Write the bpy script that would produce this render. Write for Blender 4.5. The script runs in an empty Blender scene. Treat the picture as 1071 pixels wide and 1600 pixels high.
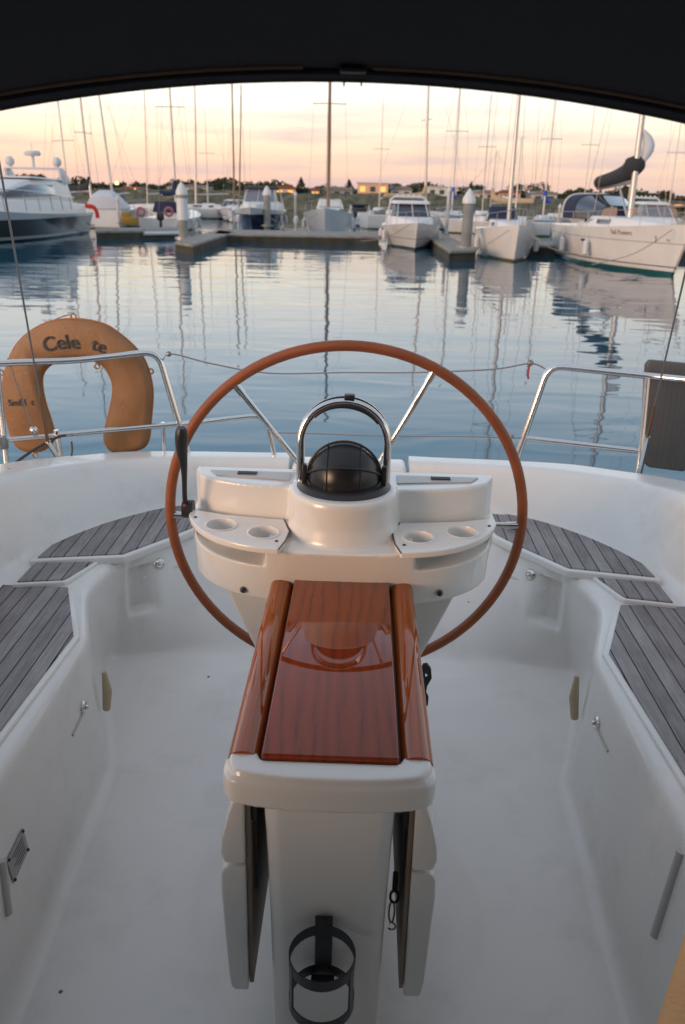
import bpy, bmesh, math, random
import numpy as np
from mathutils import Vector, Matrix
random.seed(7)
R = math.radians
S = bpy.context.scene
COL = S.collection

# ------------------------------------------------------------------ camera
F = 1280.0; PITCH = math.atan(495/F); YAW = R(1.12); ROLL = 0.023
CAM = np.array([.042, 0, 1.75])
fw = np.array([-math.sin(YAW)*math.cos(PITCH), math.cos(YAW)*math.cos(PITCH), -math.sin(PITCH)])
rt0 = np.array([math.cos(YAW), math.sin(YAW), 0]); up0 = np.cross(rt0, fw)
rt = rt0*math.cos(ROLL)+up0*math.sin(ROLL); up = np.cross(rt, fw)
cd = bpy.data.cameras.new('camera'); cam = bpy.data.objects.new('camera', cd); COL.objects.link(cam)
cd.sensor_fit = 'VERTICAL'; cd.sensor_height = 36; cd.sensor_width = 24; cd.lens = 36*F/1600
cd.clip_start = .05; cd.clip_end = 3000
cd.dof.use_dof = True; cd.dof.focus_distance = 2.15; cd.dof.aperture_fstop = 5.0
M = Matrix(((rt[0], up[0], -fw[0], CAM[0]), (rt[1], up[1], -fw[1], CAM[1]), (rt[2], up[2], -fw[2], CAM[2]), (0, 0, 0, 1)))
cam.matrix_world = M
S.camera = cam
def P(u, v, x=None, y=None, z=None):
    """a point of the place seen at that spot of the photograph, on the given plane"""
    d = fw+rt*(u-535.5)/F+up*(800-v)/F
    if z is not None: t = (z-CAM[2])/d[2]
    elif y is not None: t = y/d[1]
    else: t = (x-CAM[0])/d[0]
    p = CAM+d*t
    return Vector(p.tolist())
WL = -.8
def W(u, v): return P(u, v, z=WL)

# ------------------------------------------------------------------ world, sun, exposure
wd = bpy.data.worlds.new('World'); S.world = wd; wd.use_nodes = True
nt = wd.node_tree; nt.nodes.clear()
N = nt.nodes.new; L = nt.links.new
out = N('ShaderNodeOutputWorld')
tc = N('ShaderNodeTexCoord'); sx = N('ShaderNodeSeparateXYZ'); L(tc.outputs['Generated'], sx.inputs[0])
ramp = N('ShaderNodeValToRGB'); ramp.color_ramp.interpolation = 'LINEAR'
SKY = [(-.02, (.41, .285, .27)), (.0, (.50, .335, .29)), (.02, (.60, .385, .29)), (.045, (.68, .48, .34)), (.07, (.74, .62, .46)), (.095, (.77, .72, .60)), (.13, (.76, .74, .69)),
       (.20, (.66, .73, .78)), (.30, (.43, .60, .75)), (.5, (.33, .38, .47)), (1.0, (.29, .31, .36))]
mr = N('ShaderNodeMapRange'); mr.inputs['From Min'].default_value = -.02; mr.inputs['From Max'].default_value = 1
L(sx.outputs['Z'], mr.inputs['Value']); L(mr.outputs[0], ramp.inputs[0])
el = ramp.color_ramp.elements
while len(el) < len(SKY): el.new(.5)
for e, (p, c) in zip(el, SKY):
    e.position = (p+.02)/1.02; e.color = (*c, 1)
# thin mauve cloud streaks
mp = N('ShaderNodeMapping'); mp.inputs['Scale'].default_value = (3.0, 3.0, 34)
L(tc.outputs['Generated'], mp.inputs[0])
nz = N('ShaderNodeTexNoise'); nz.inputs['Scale'].default_value = 1.6; nz.inputs['Detail'].default_value = 5; L(mp.outputs[0], nz.inputs['Vector'])
cr = N('ShaderNodeValToRGB'); cr.color_ramp.elements[0].position = .47; cr.color_ramp.elements[1].position = .72
L(nz.outputs['Fac'], cr.inputs[0])
band = N('ShaderNodeMapRange'); band.inputs['From Min'].default_value = .16; band.inputs['From Max'].default_value = .02
L(sx.outputs['Z'], band.inputs['Value'])
mu = N('ShaderNodeMath'); mu.operation = 'MULTIPLY'; L(cr.outputs[0], mu.inputs[0]); L(band.outputs[0], mu.inputs[1])
mu2 = N('ShaderNodeMath'); mu2.operation = 'MULTIPLY'; mu2.inputs[1].default_value = .9; L(mu.outputs[0], mu2.inputs[0])
mx = N('ShaderNodeMixRGB'); L(mu2.outputs[0], mx.inputs[0]); sd_ = N('ShaderNodeMapRange'); sd_.inputs['From Min'].default_value = -.1; sd_.inputs['From Max'].default_value = .6; sd_.inputs['To Min'].default_value = 1.0; sd_.inputs['To Max'].default_value = .78
L(sx.outputs['X'], sd_.inputs['Value']); hs = N('ShaderNodeHueSaturation'); L(sd_.outputs[0], hs.inputs['Value']); L(sd_.outputs[0], hs.inputs['Saturation']); L(ramp.outputs[0], hs.inputs['Color'])
L(hs.outputs[0], mx.inputs[1]); mx.inputs[2].default_value = (.39, .30, .32, 1)
sky = N('ShaderNodeTexSky'); sky.sky_type = 'NISHITA'; sky.sun_disc = False; sky.sun_elevation = R(8); sky.sun_rotation = R(229)
b1 = N('ShaderNodeBackground'); L(sky.outputs[0], b1.inputs[0]); b1.inputs[1].default_value = .05
b2 = N('ShaderNodeBackground'); L(mx.outputs[0], b2.inputs[0]); b2.inputs[1].default_value = 1.08
ms = N('ShaderNodeMixShader'); ms.inputs[0].default_value = .9; L(b1.outputs[0], ms.inputs[1]); L(b2.outputs[0], ms.inputs[2]); L(ms.outputs[0], out.inputs[0])
sd = bpy.data.lights.new('sun', 'SUN'); sd.energy = 1.1; sd.angle = R(22); sd.color = (1, .60, .35)
so = bpy.data.objects.new('sun', sd); COL.objects.link(so)
to_sun = Vector((-.75, -.62, math.tan(R(8))))
so.rotation_euler = to_sun.to_track_quat('Z', 'Y').to_euler()
S.view_settings.view_transform = 'Standard'; S.view_settings.look = 'None'; S.view_settings.exposure = .85; S.view_settings.gamma = 1
S.render.resolution_x = 685; S.render.resolution_y = 1024

# ------------------------------------------------------------------ materials
MATS = {}
def mat(name, col, rough=.5, metal=0, coat=0, bump=0, bscale=40, var=0, vscale=5, coat_rough=.03, emit=None, spec=.5):
    if name in MATS: return MATS[name]
    m = bpy.data.materials.new(name); m.use_nodes = True; t = m.node_tree; p = t.nodes['Principled BSDF']
    p.inputs['Base Color'].default_value = (*col, 1); p.inputs['Roughness'].default_value = rough; p.inputs['Metallic'].default_value = metal
    p.inputs['Coat Weight'].default_value = coat; p.inputs['Coat Roughness'].default_value = coat_rough
    p.inputs['Specular IOR Level'].default_value = spec
    tcn = t.nodes.new('ShaderNodeTexCoord')
    if var:
        n = t.nodes.new('ShaderNodeTexNoise'); n.inputs['Scale'].default_value = vscale; n.inputs['Detail'].default_value = 6
        t.links.new(tcn.outputs['Object'], n.inputs['Vector'])
        x = t.nodes.new('ShaderNodeMapRange'); x.inputs['From Min'].default_value = .3; x.inputs['From Max'].default_value = .7
        x.inputs['To Min'].default_value = 1-var; x.inputs['To Max'].default_value = 1+var
        t.links.new(n.outputs['Fac'], x.inputs['Value'])
        h = t.nodes.new('ShaderNodeHueSaturation'); h.inputs['Color'].default_value = (*col, 1)
        t.links.new(x.outputs[0], h.inputs['Value']); t.links.new(h.outputs[0], p.inputs['Base Color'])
    if bump:
        n = t.nodes.new('ShaderNodeTexNoise'); n.inputs['Scale'].default_value = bscale; n.inputs['Detail'].default_value = 4
        t.links.new(tcn.outputs['Object'], n.inputs['Vector'])
        b = t.nodes.new('ShaderNodeBump'); b.inputs['Strength'].default_value = bump; b.inputs['Distance'].default_value = .01
        t.links.new(n.outputs['Fac'], b.inputs['Height']); t.links.new(b.outputs[0], p.inputs['Normal'])
    if emit:
        p.inputs['Emission Color'].default_value = (*emit[:3], 1); p.inputs['Emission Strength'].default_value = emit[3]
    MATS[name] = m
    return m
def nodes(m): return m.node_tree.nodes, m.node_tree.links

gel = mat('gelcoat', (.80, .78, .74), .28, coat=.35, bump=.04, bscale=6, var=.03, vscale=3, coat_rough=.08)
gelw = mat('gelcoat_console', (.80, .775, .73), .25, coat=.5, bump=.03, bscale=9, var=.02, vscale=7, coat_rough=.05)
# moulded cockpit: the same gelcoat with a few dark specks and scuffs
gelc = gel.copy(); gelc.name = 'gelcoat_cockpit'
n_, l_ = nodes(gelc); pb = n_['Principled BSDF']
tcn = n_.new('ShaderNodeTexCoord')
src = pb.inputs['Base Color'].links[0].from_socket
vo = n_.new('ShaderNodeTexVoronoi'); vo.inputs['Scale'].default_value = 5.5; l_.new(tcn.outputs['Object'], vo.inputs['Vector'])
wn = n_.new('ShaderNodeTexNoise'); wn.inputs['Scale'].default_value = 2.2; l_.new(tcn.outputs['Object'], wn.inputs['Vector'])
lt = n_.new('ShaderNodeMath'); lt.operation = 'LESS_THAN'; lt.inputs[1].default_value = .030; l_.new(vo.outputs['Distance'], lt.inputs[0])
sc = n_.new('ShaderNodeTexNoise'); sc.inputs['Scale'].default_value = 4; sc.inputs['Detail'].default_value = 9; sc.inputs['Roughness'].default_value = .7
l_.new(tcn.outputs['Object'], sc.inputs['Vector'])
sr = n_.new('ShaderNodeMapRange'); sr.inputs['From Min'].default_value = .52; sr.inputs['From Max'].default_value = .8; sr.inputs['To Max'].default_value = .42
l_.new(sc.outputs['Fac'], sr.inputs['Value'])
m1 = n_.new('ShaderNodeMixRGB'); l_.new(sr.outputs[0], m1.inputs[0]); l_.new(src, m1.inputs[1]); m1.inputs[2].default_value = (.47, .45, .41, 1)
m2 = n_.new('ShaderNodeMixRGB'); l_.new(lt.outputs[0], m2.inputs[0]); l_.new(m1.outputs[0], m2.inputs[1]); m2.inputs[2].default_value = (.10, .08, .06, 1)
l_.new(m2.outputs[0], pb.inputs['Base Color'])

steel = mat('polished_steel', (.72, .70, .68), .13, 1, bump=.02, bscale=60)
wire_m = mat('wire_rope', (.30, .28, .27), .4, .8)
blackp = mat('black_plastic', (.022, .022, .024), .38, bump=.1, bscale=200)
blackg = mat('compass_black', (.016, .016, .018), .30)
creamm = mat('aged_cream_plastic', (.55, .44, .28), .45)
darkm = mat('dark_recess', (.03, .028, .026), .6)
canv = mat('navy_canvas', (.008, .009, .013), .9, bump=.6, bscale=350, var=.25, vscale=4)
pipe_m = mat('brown_seam_tape', (.15, .085, .045), .8)

def wood_mat(name, c1, c2, coat, scale=(1, 1, 1), rough=.35):
    m = mat(name, c1, rough, coat=coat, coat_rough=.02, spec=.0 if coat else .3); m.node_tree.nodes['Principled BSDF'].inputs['Coat IOR'].default_value = 1.55
    n, l = nodes(m); p = n['Principled BSDF']
    t = n.new('ShaderNodeTexCoord'); mp = n.new('ShaderNodeMapping'); mp.inputs['Scale'].default_value = scale
    l.new(t.outputs['Object'], mp.inputs[0])
    wv = n.new('ShaderNodeTexWave'); wv.wave_type = 'BANDS'; wv.bands_direction = 'X'; wv.inputs['Scale'].default_value = 2.6; wv.inputs['Distortion'].default_value = 9
    wv.inputs['Detail'].default_value = 3; wv.inputs['Detail Scale'].default_value = .9; wv.inputs['Detail Roughness'].default_value = .45; l.new(mp.outputs[0], wv.inputs['Vector'])
    si = n.new('ShaderNodeMath'); si.operation = 'MULTIPLY_ADD'; si.inputs[1].default_value = .38; si.inputs[2].default_value = .14; l.new(wv.outputs['Fac'], si.inputs[0])
    mp2 = n.new('ShaderNodeMapping'); mp2.inputs['Scale'].default_value = (160, 6, 160); l.new(t.outputs['Object'], mp2.inputs[0])
    fine = n.new('ShaderNodeTexNoise'); fine.inputs['Scale'].default_value = 1.2; fine.inputs['Detail'].default_value = 5; l.new(mp2.outputs[0], fine.inputs['Vector'])
    ad = n.new('ShaderNodeMath'); ad.operation = 'MULTIPLY_ADD'; ad.inputs[1].default_value = .75; l.new(fine.outputs['Fac'], ad.inputs[0]); l.new(si.outputs[0], ad.inputs[2])
    r = n.new('ShaderNodeValToRGB'); r.color_ramp.elements[0].position = .25; r.color_ramp.elements[0].color = (*c2, 1)
    r.color_ramp.elements[1].position = 1.1 if False else 1.0; r.color_ramp.elements[1].color = (*c1, 1)
    e = r.color_ramp.elements.new(.55); e.color = (*[(a*.75+b*.25) for a, b in zip(c1, c2)], 1)
    l.new(ad.outputs[0], r.inputs[0]); l.new(r.outputs[0], p.inputs['Base Color'])
    return m
mahog = wood_mat('varnished_mahogany', (.28, .042, .008), (.045, .007, .003), 1.0, (4.0, .9, 3))
mahog2 = wood_mat('varnished_rail_wood', (.38, .082, .012), (.13, .022, .005), 1.0, (9, .5, 9))
leather = mat('stitched_brown_leather', (.29, .070, .014), .42, coat=.15, bump=.35, bscale=420, var=.14, vscale=12, coat_rough=.3)

def teak_mat(name, dark=1.0):
    m = mat(name, (.2, .18, .16), .75)
    n, l = nodes(m); p = n['Principled BSDF']
    t = n.new('ShaderNodeTexCoord'); s = n.new('ShaderNodeSeparateXYZ'); l.new(t.outputs['Object'], s.inputs[0])
    def math_(op, a, b=None):
        k = n.new('ShaderNodeMath'); k.operation = op
        if isinstance(a, (int, float)): k.inputs[0].default_value = a
        else: l.new(a, k.inputs[0])
        if b is not None:
            if isinstance(b, (int, float)): k.inputs[1].default_value = b
            else: l.new(b, k.inputs[1])
        return k.outputs[0]
    q = math_('DIVIDE', s.outputs['X'], .0485)
    fr = math_('FRACT', q); fl = math_('FLOOR', q)
    seam = math_('LESS_THAN', math_('ABSOLUTE', math_('SUBTRACT', fr, .5)), .46)   # 1 = wood
    wnz = n.new('ShaderNodeTexWhiteNoise'); wnz.noise_dimensions = '1D'; l.new(fl, wnz.inputs['W'])
    mp = n.new('ShaderNodeMapping'); mp.inputs['Scale'].default_value = (130, 7, 1); l.new(t.outputs['Object'], mp.inputs[0])
    g = n.new('ShaderNodeTexNoise'); g.inputs['Scale'].default_value = 1.3; g.inputs['Detail'].default_value = 7; g.inputs['Roughness'].default_value = .7; l.new(mp.outputs[0], g.inputs['Vector'])
    g2 = n.new('ShaderNodeTexNoise'); g2.inputs['Scale'].default_value = 9; g2.inputs['Detail'].default_value = 4; l.new(t.outputs['Object'], g2.inputs['Vector'])
    r = n.new('ShaderNodeValToRGB'); r.color_ramp.elements[0].position = .3; r.color_ramp.elements[0].color = (.155*dark, .138*dark, .132*dark, 1)
    r.color_ramp.elements[1].position = .72; r.color_ramp.elements[1].color = (.43*dark, .405*dark, .40*dark, 1)
    v = math_('ADD', math_('MULTIPLY', g.outputs['Fac'], .62), math_('MULTIPLY', wnz.outputs['Value'], .14)); v = math_('ADD', v, math_('MULTIPLY', g2.outputs['Fac'], .24))
    l.new(v, r.inputs[0])
    mx = n.new('ShaderNodeMixRGB'); l.new(seam, mx.inputs[0]); mx.inputs[1].default_value = (.012, .012, .014, 1); l.new(r.outputs[0], mx.inputs[2]); l.new(mx.outputs[0], p.inputs['Base Color'])
    b = n.new('ShaderNodeBump'); b.inputs['Strength'].default_value = .5; b.inputs['Distance'].default_value = .002
    hh = math_('ADD', seam, math_('MULTIPLY', g.outputs['Fac'], .6)); l.new(hh, b.inputs['Height']); l.new(b.outputs[0], p.inputs['Normal'])
    return m
teak = teak_mat('weathered_teak')

def stripes_mat(name, bands, rough=.25, coat=.3):
    """hull paint in bands by height above the water: [(z_from, colour), ...] rising"""
    m = mat(name, bands[-1][1], rough, coat=coat, coat_rough=.08)
    n, l = nodes(m); p = n['Principled BSDF']
    t = n.new('ShaderNodeTexCoord'); s = n.new('ShaderNodeSeparateXYZ'); l.new(t.outputs['Object'], s.inputs[0])
    prev = None
    for z, c in bands:
        if prev is None:
            k = n.new('ShaderNodeRGB'); k.outputs[0].default_value = (*c, 1); prev = k.outputs[0]; continue
        g = n.new('ShaderNodeMath'); g.operation = 'GREATER_THAN'; l.new(s.outputs['Z'], g.inputs[0]); g.inputs[1].default_value = z
        x = n.new('ShaderNodeMixRGB'); l.new(g.outputs[0], x.inputs[0]); l.new(prev, x.inputs[1]); x.inputs[2].default_value = (*c, 1); prev = x.outputs[0]
    nn = n.new('ShaderNodeTexNoise'); nn.inputs['Scale'].default_value = 1.3; nn.inputs['Detail'].default_value = 5; l.new(t.outputs['Object'], nn.inputs['Vector'])
    q = n.new('ShaderNodeMapRange'); q.inputs['To Min'].default_value = .86; q.inputs['To Max'].default_value = 1.08; l.new(nn.outputs['Fac'], q.inputs['Value'])
    h = n.new('ShaderNodeHueSaturation'); l.new(prev, h.inputs['Color']); l.new(q.outputs[0], h.inputs['Value']); l.new(h.outputs[0], p.inputs['Base Color'])
    return m

# ------------------------------------------------------------------ mesh helpers
class MB:
    def __init__(s): s.v = []; s.f = []
    def add(s, v, f):
        o = len(s.v); s.v += [tuple(p) for p in v]; s.f += [tuple(i+o for i in q) for q in f]; return s
    def box(s, c, d, rz=0):
        v = []
        for x in (-.5, .5):
            for y in (-.5, .5):
                for z in (-.5, .5):
                    a, b = x*d[0], y*d[1]
                    v.append((c[0]+a*math.cos(rz)-b*math.sin(rz), c[1]+a*math.sin(rz)+b*math.cos(rz), c[2]+z*d[2]))
        return s.add(v, [(0, 1, 3, 2), (4, 6, 7, 5), (0, 4, 5, 1), (2, 3, 7, 6), (0, 2, 6, 4), (1, 5, 7, 3)])
    def prism(s, pts, z0, z1, axis='z', taper=None):
        n = len(pts); v = []
        for k, z in enumerate((z0, z1)):
            for p in pts:
                q = p if not (taper and k) else (p[0]*taper[0], p[1]*taper[1])
                v.append({'z': (q[0], q[1], z), 'y': (q[0], z, q[1]), 'x': (z, q[0], q[1])}[axis])
        f = [tuple(range(n))[::-1], tuple(range(n, 2*n))]+[(i, (i+1) % n, n+(i+1) % n, n+i) for i in range(n)]
        return s.add(v, f)
    def tube(s, pts, r, n=10, caps=True, closed=False):
        pts = [Vector(p) for p in pts]; k = len(pts)
        rr = r if isinstance(r, (list, tuple)) else [r]*k
        v = []; prevn = None
        for i, p in enumerate(pts):
            if closed: d = (pts[(i+1) % k]-pts[i-1])
            else: d = (pts[min(i+1, k-1)]-pts[max(i-1, 0)])
            d.normalize()
            if prevn is None:
                a = Vector((0, 0, 1)) if abs(d.z) < .9 else Vector((1, 0, 0)); nn = d.cross(a).normalized()
            else: nn = (prevn-d*prevn.dot(d)).normalized()
            prevn = nn; b = d.cross(nn)
            for j in range(n):
                t = 2*math.pi*j/n; v.append(p+(nn*math.cos(t)+b*math.sin(t))*rr[i])
        f = []
        for i in range(k if closed else k-1):
            for j in range(n):
                a, b = i*n+j, i*n+(j+1) % n; c, d = ((i+1) % k)*n+(j+1) % n, ((i+1) % k)*n+j
                f.append((a, b, c, d))
        if caps and not closed: f += [tuple(range(n))[::-1], tuple(range((k-1)*n, k*n))]
        return s.add(v, f)
    def lathe(s, prof, c=(0, 0, 0), n=24, axis='z', cap=True):
        v = []; k = len(prof)
        for r, h in prof:
            for j in range(n):
                t = 2*math.pi*j/n; a, b = r*math.cos(t), r*math.sin(t)
                p = {'z': (a, b, h), 'y': (a, h, b), 'x': (h, a, b)}[axis]
                v.append((p[0]+c[0], p[1]+c[1], p[2]+c[2]))
        f = [(i*n+j, i*n+(j+1) % n, (i+1)*n+(j+1) % n, (i+1)*n+j) for i in range(k-1) for j in range(n)]
        if cap: f += [tuple(range(n))[::-1], tuple(range((k-1)*n, k*n))]
        return s.add(v, f)
    def ball(s, c, r, n=12, sq=(1, 1, 1)):
        prof = []
        m = max(6, n//2)
        v = [(c[0], c[1], c[2]-r*sq[2])]
        for i in range(1, m):
            a = math.pi*i/m
            for j in range(n):
                t = 2*math.pi*j/n
                v.append((c[0]+r*sq[0]*math.sin(a)*math.cos(t), c[1]+r*sq[1]*math.sin(a)*math.sin(t), c[2]-r*sq[2]*math.cos(a)))
        v.append((c[0], c[1], c[2]+r*sq[2])); f = []
        for j in range(n): f.append((0, 1+(j+1) % n, 1+j)); f.append((len(v)-1, 1+(m-2)*n+j, 1+(m-2)*n+(j+1) % n))
        for i in range(m-2):
            for j in range(n): f.append((1+i*n+j, 1+i*n+(j+1) % n, 1+(i+1)*n+(j+1) % n, 1+(i+1)*n+j))
        return s.add(v, f)
    def xf(s, mtx):
        s.v = [tuple(mtx @ Vector(p)) for p in s.v]; return s
    def build(s, name, m, parent=None, smooth=False, bevel=0, bseg=2, solid=0, ang=40):
        me = bpy.data.meshes.new(name); me.from_pydata(s.v, [], s.f)
        bm = bmesh.new(); bm.from_mesh(me); bmesh.ops.recalc_face_normals(bm, faces=bm.faces)
        if bevel:
            ee = [e for e in bm.edges if len(e.link_faces) == 2 and e.calc_face_angle(0) > R(25)]
            bmesh.ops.bevel(bm, geom=ee, offset=bevel, segments=bseg, affect='EDGES', profile=.5, clamp_overlap=True)
        bm.to_mesh(me); bm.free()
        return link(name, me, m, parent, smooth or bevel > 0, ang)
def link(name, me, m, parent=None, smooth=False, ang=40):
    if smooth:
        me.polygons.foreach_set('use_smooth', [True]*len(me.polygons))
        bm = bmesh.new(); bm.from_mesh(me)
        for e in bm.edges:
            if len(e.link_faces) == 2 and e.calc_face_angle(0) > R(ang): e.smooth = False
        bm.to_mesh(me); bm.free()
    for k in (m if isinstance(m, (list, tuple)) else [m]): me.materials.append(k)
    o = bpy.data.objects.new(name, me); COL.objects.link(o)
    if parent is not None: o.parent = parent
    return o
def tag(o, label=None, cat=None, group=None, kind=None):
    if label: o['label'] = label
    if cat: o['category'] = cat
    if group: o['group'] = group
    if kind: o['kind'] = kind
    return o
def thing(name, label, cat, loc=(0, 0, 0), rz=0, group=None):
    o = bpy.data.objects.new(name, None); COL.objects.link(o); o.location = loc; o.rotation_euler = (0, 0, rz); o.empty_display_size = .2
    return tag(o, label, cat, group)
def baked(o):
    """apply the modifiers of a mesh object"""
    dg = bpy.context.evaluated_depsgraph_get(); dg.update()
    me = bpy.data.meshes.new_from_object(o.evaluated_get(dg)); old = o.data
    o.modifiers.clear(); o.data = me; me.name = old.name
    return o
def cut(o, cutters):
    cs = []
    for c in cutters:
        me = bpy.data.meshes.new('c'); me.from_pydata(c.v, [], c.f)
        bm = bmesh.new(); bm.from_mesh(me); bmesh.ops.recalc_face_normals(bm, faces=bm.faces); bm.to_mesh(me); bm.free()
        co = bpy.data.objects.new('c', me); COL.objects.link(co); cs.append(co)
        k = o.modifiers.new('b', 'BOOLEAN'); k.operation = 'DIFFERENCE'; k.solver = 'EXACT'; k.object = co
    baked(o)
    for c in cs: bpy.data.objects.remove(c)
    return o
def remesh(o, voxel, it=6, fac=.5):
    k = o.modifiers.new('r', 'REMESH'); k.mode = 'VOXEL'; k.voxel_size = voxel; k.use_smooth_shade = True
    s_ = o.modifiers.new('s', 'SMOOTH'); s_.iterations = it; s_.factor = fac
    baked(o); me = o.data; me.polygons.foreach_set('use_smooth', [True]*len(me.polygons)); return o
def curve_pts(pts, sub=8, closed=False):
    pts = [Vector(p) for p in pts]; n = len(pts); o = []
    for i in range(n if closed else n-1):
        g = lambda k: pts[k % n] if closed else pts[max(0, min(n-1, k))]
        a, b, c, d = g(i-1), g(i), g(i+1), g(i+2)
        for k in range(sub):
            t = k/sub; o.append(.5*((2*b)+(c-a)*t+(2*a-5*b+4*c-d)*t*t+(3*b-a-3*c+d)*t**3))
    if not closed: o.append(pts[-1])
    return o
def text_mesh(body, size, depth=.001, sx=1):
    cu = bpy.data.curves.new('t', 'FONT'); cu.body = body; cu.size = size; cu.align_x = 'CENTER'; cu.align_y = 'CENTER'; cu.extrude = depth; cu.offset = size*.010
    o = bpy.data.objects.new('t', cu); COL.objects.link(o)
    dg = bpy.context.evaluated_depsgraph_get(); dg.update()
    me = bpy.data.meshes.new_from_object(o.evaluated_get(dg)); bpy.data.objects.remove(o)
    for v in me.vertices: v.co.x *= sx
    me.materials.clear()
    return me

#@@COCKPIT
# ================================================================== OWN YACHT
yacht = thing('sailing_yacht', 'white yacht cockpit in the foreground with grey teak seats and large brown steering wheel', 'yacht', (0, 0, 0))

# ---- the moulding: stations around the cockpit, each a profile floor > wall > seat > coaming > topside
#        A(floor mid)      B(floor edge)      Wt(seat front)    S_(coaming foot)   C(coaming top)     D(outer top)       H
K = [((0, -.9, 0), (.68, -.9, 0), (.775, -.9, .462), (1.25, -.9, .462), (1.36, -.9, .90), (1.50, -.9, .90), (1.72, -.9, -1.0)),
     ((0, .2, 0), (.69, .2, 0), (.775, .2, .462), (1.25, .2, .462), (1.36, .2, .90), (1.50, .2, .90), (1.72, .2, -1.0)),
     ((0, 1.3, 0), (.72, 1.3, 0), (.775, 1.3, .462), (1.25, 1.3, .462), (1.36, 1.3, .88), (1.50, 1.3, .88), (1.72, 1.3, -1.0)),
     ((0, 2.0, 0), (.745, 2.05, 0), (.775, 2.05, .462), (1.25, 2.0, .462), (1.35, 2.0, .87), (1.50, 2.0, .87), (1.70, 2.0, -1.0)),
     ((0, 2.16, 0), (.752, 2.17, 0), (.782, 2.20, .462), (1.24, 2.2, .462), (1.33, 2.25, .855), (1.48, 2.28, .855), (1.69, 2.3, -1.0)),
     ((0, 2.24, .01), (.79, 2.28, .012), (.805, 2.29, .462), (1.225, 2.35, .462), (1.31, 2.42, .84), (1.46, 2.48, .84), (1.68, 2.5, -1.0)),
     ((0, 2.33, .03), (.85, 2.48, .05), (.855, 2.44, .468), (1.20, 2.46, .468), (1.28, 2.56, .82), (1.43, 2.64, .82), (1.65, 2.7, -1.0)),
     ((0, 2.40, .05), (.885, 2.61, .08), (.868, 2.54, .474), (1.175, 2.56, .474), (1.24, 2.70, .795), (1.39, 2.80, .795), (1.6, 2.9, -1.0)),
     ((0, 2.45, .065), (.87, 2.68, .09), (.835, 2.70, .478), (1.145, 2.68, .478), (1.19, 2.86, .765), (1.33, 2.98, .765), (1.52, 3.15, -1.0)),
     ((0, 2.48, .075), (.80, 2.70, .095), (.805, 2.75, .482), (1.09, 2.77, .482), (1.13, 3.00, .74), (1.25, 3.13, .74), (1.42, 3.3, -1.0)),
     ((0, 2.50, .08), (.72, 2.71, .1), (.755, 2.80, .488), (1.04, 2.88, .488), (1.04, 3.14, .715), (1.13, 3.27, .715), (1.3, 3.45, -1.0)),
     ((0, 2.53, .085), (.62, 2.715, .1), (.67, 2.94, .490), (.94, 3.03, .490), (.90, 3.27, .695), (.98, 3.40, .695), (1.1, 3.55, -1.0)),
     ((0, 2.56, .09), (.45, 2.735, .1), (.55, 3.06, .490), (.78, 3.19, .490), (.74, 3.33, .685), (.80, 3.46, .685), (.9, 3.6, -1.0)),
     ((0, 2.59, .095), (.30, 2.75, .1), (.40, 3.10, .490), (.58, 3.28, .490), (.55, 3.36, .68), (.59, 3.49, .68), (.65, 3.62, -1.0)),
     ((0, 2.62, .1), (.22, 2.755, .1), (.30, 3.12, .490), (.36, 3.31, .490), (.35, 3.37, .68), (.37, 3.50, .68), (.4, 3.63, -1.0)),
     ((0, 2.64, .1), (.17, 2.757, .1), (.24, 3.125, .490), (.262, 3.31, .490), (.262, 3.375, .68), (.262, 3.51, .68), (.27, 3.63, -1.0)),
     ((0, 2.645, .1), (.165, 2.757, .1), (.232, 3.126, .490), (.250, 3.312, .490), (.250, 3.375, .54), (.250, 3.51, .54), (.262, 3.63, -1.0)),
     ((0, 2.70, .1), (.08, 2.76, .1), (.12, 3.13, .490), (.13, 3.315, .490), (.13, 3.378, .54), (.13, 3.512, .54), (.13, 3.63, -1.0)),
     ((0, 2.74, .1), (0, 2.765, .1), (0, 3.13, .490), (0, 3.315, .490), (0, 3.378, .54), (0, 3.512, .54), (0, 3.63, -1.0))]
RAD = [0, .045, .04, .05, .035, .04, 0]
NSEG = [10, 24, 10, 16, 6, 8]
K = np.array(K, float)
def station(k):
    """k: 7x3 key points -> dense filleted profile with a fixed number of points"""
    pts = []; tags = []
    ends = []
    for i in range(7):
        if i in (0, 6): ends.append((k[i], k[i], [k[i]])); continue
        a, b, c = k[i-1], k[i], k[i+1]
        da = a-b; dc = c-b; la = np.linalg.norm(da)+1e-9; lc = np.linalg.norm(dc)+1e-9
        r = min(RAD[i], la*.45, lc*.45); pa = b+da/la*r; pc = b+dc/lc*r
        arc = [(1-t)**2*pa+2*t*(1-t)*b+t*t*pc for t in np.linspace(0, 1, 7)]
        ends.append((pa, pc, arc))
    for i in range(6):
        s0 = ends[i][1]; s1 = ends[i+1][0]
        for t in np.linspace(0, 1, NSEG[i]+1)[1:-1]: pts.append(s0+(s1-s0)*t); tags.append((i, t))
        if i < 5:
            for q in ends[i+1][2]: pts.append(q); tags.append((i+.5, 0))
    pts.insert(0, k[0]); tags.insert(0, (0, 0)); pts.append(k[6]); tags.append((5, 1))
    return np.array(pts), tags
SUB = [10, 10, 12, 8, 6, 7, 7, 7, 9, 9, 8, 6, 5, 4, 2, 1, 4, 4]
stations = []; params = []
nK = len(K)
for i in range(nK-1):
    a, b, c, d = K[max(i-1, 0)], K[i], K[i+1], K[min(i+2, nK-1)]
    lin = i in (14, 15, 16)
    for s_ in range(SUB[i]):
        t = s_/SUB[i]
        k = b+(c-b)*t if lin else .5*((2*b)+(c-a)*t+(2*a-5*b+4*c-d)*t*t+(3*b-a-3*c+d)*t**3)
        k[0][0] = 0; stations.append(k); params.append(i+t)
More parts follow.
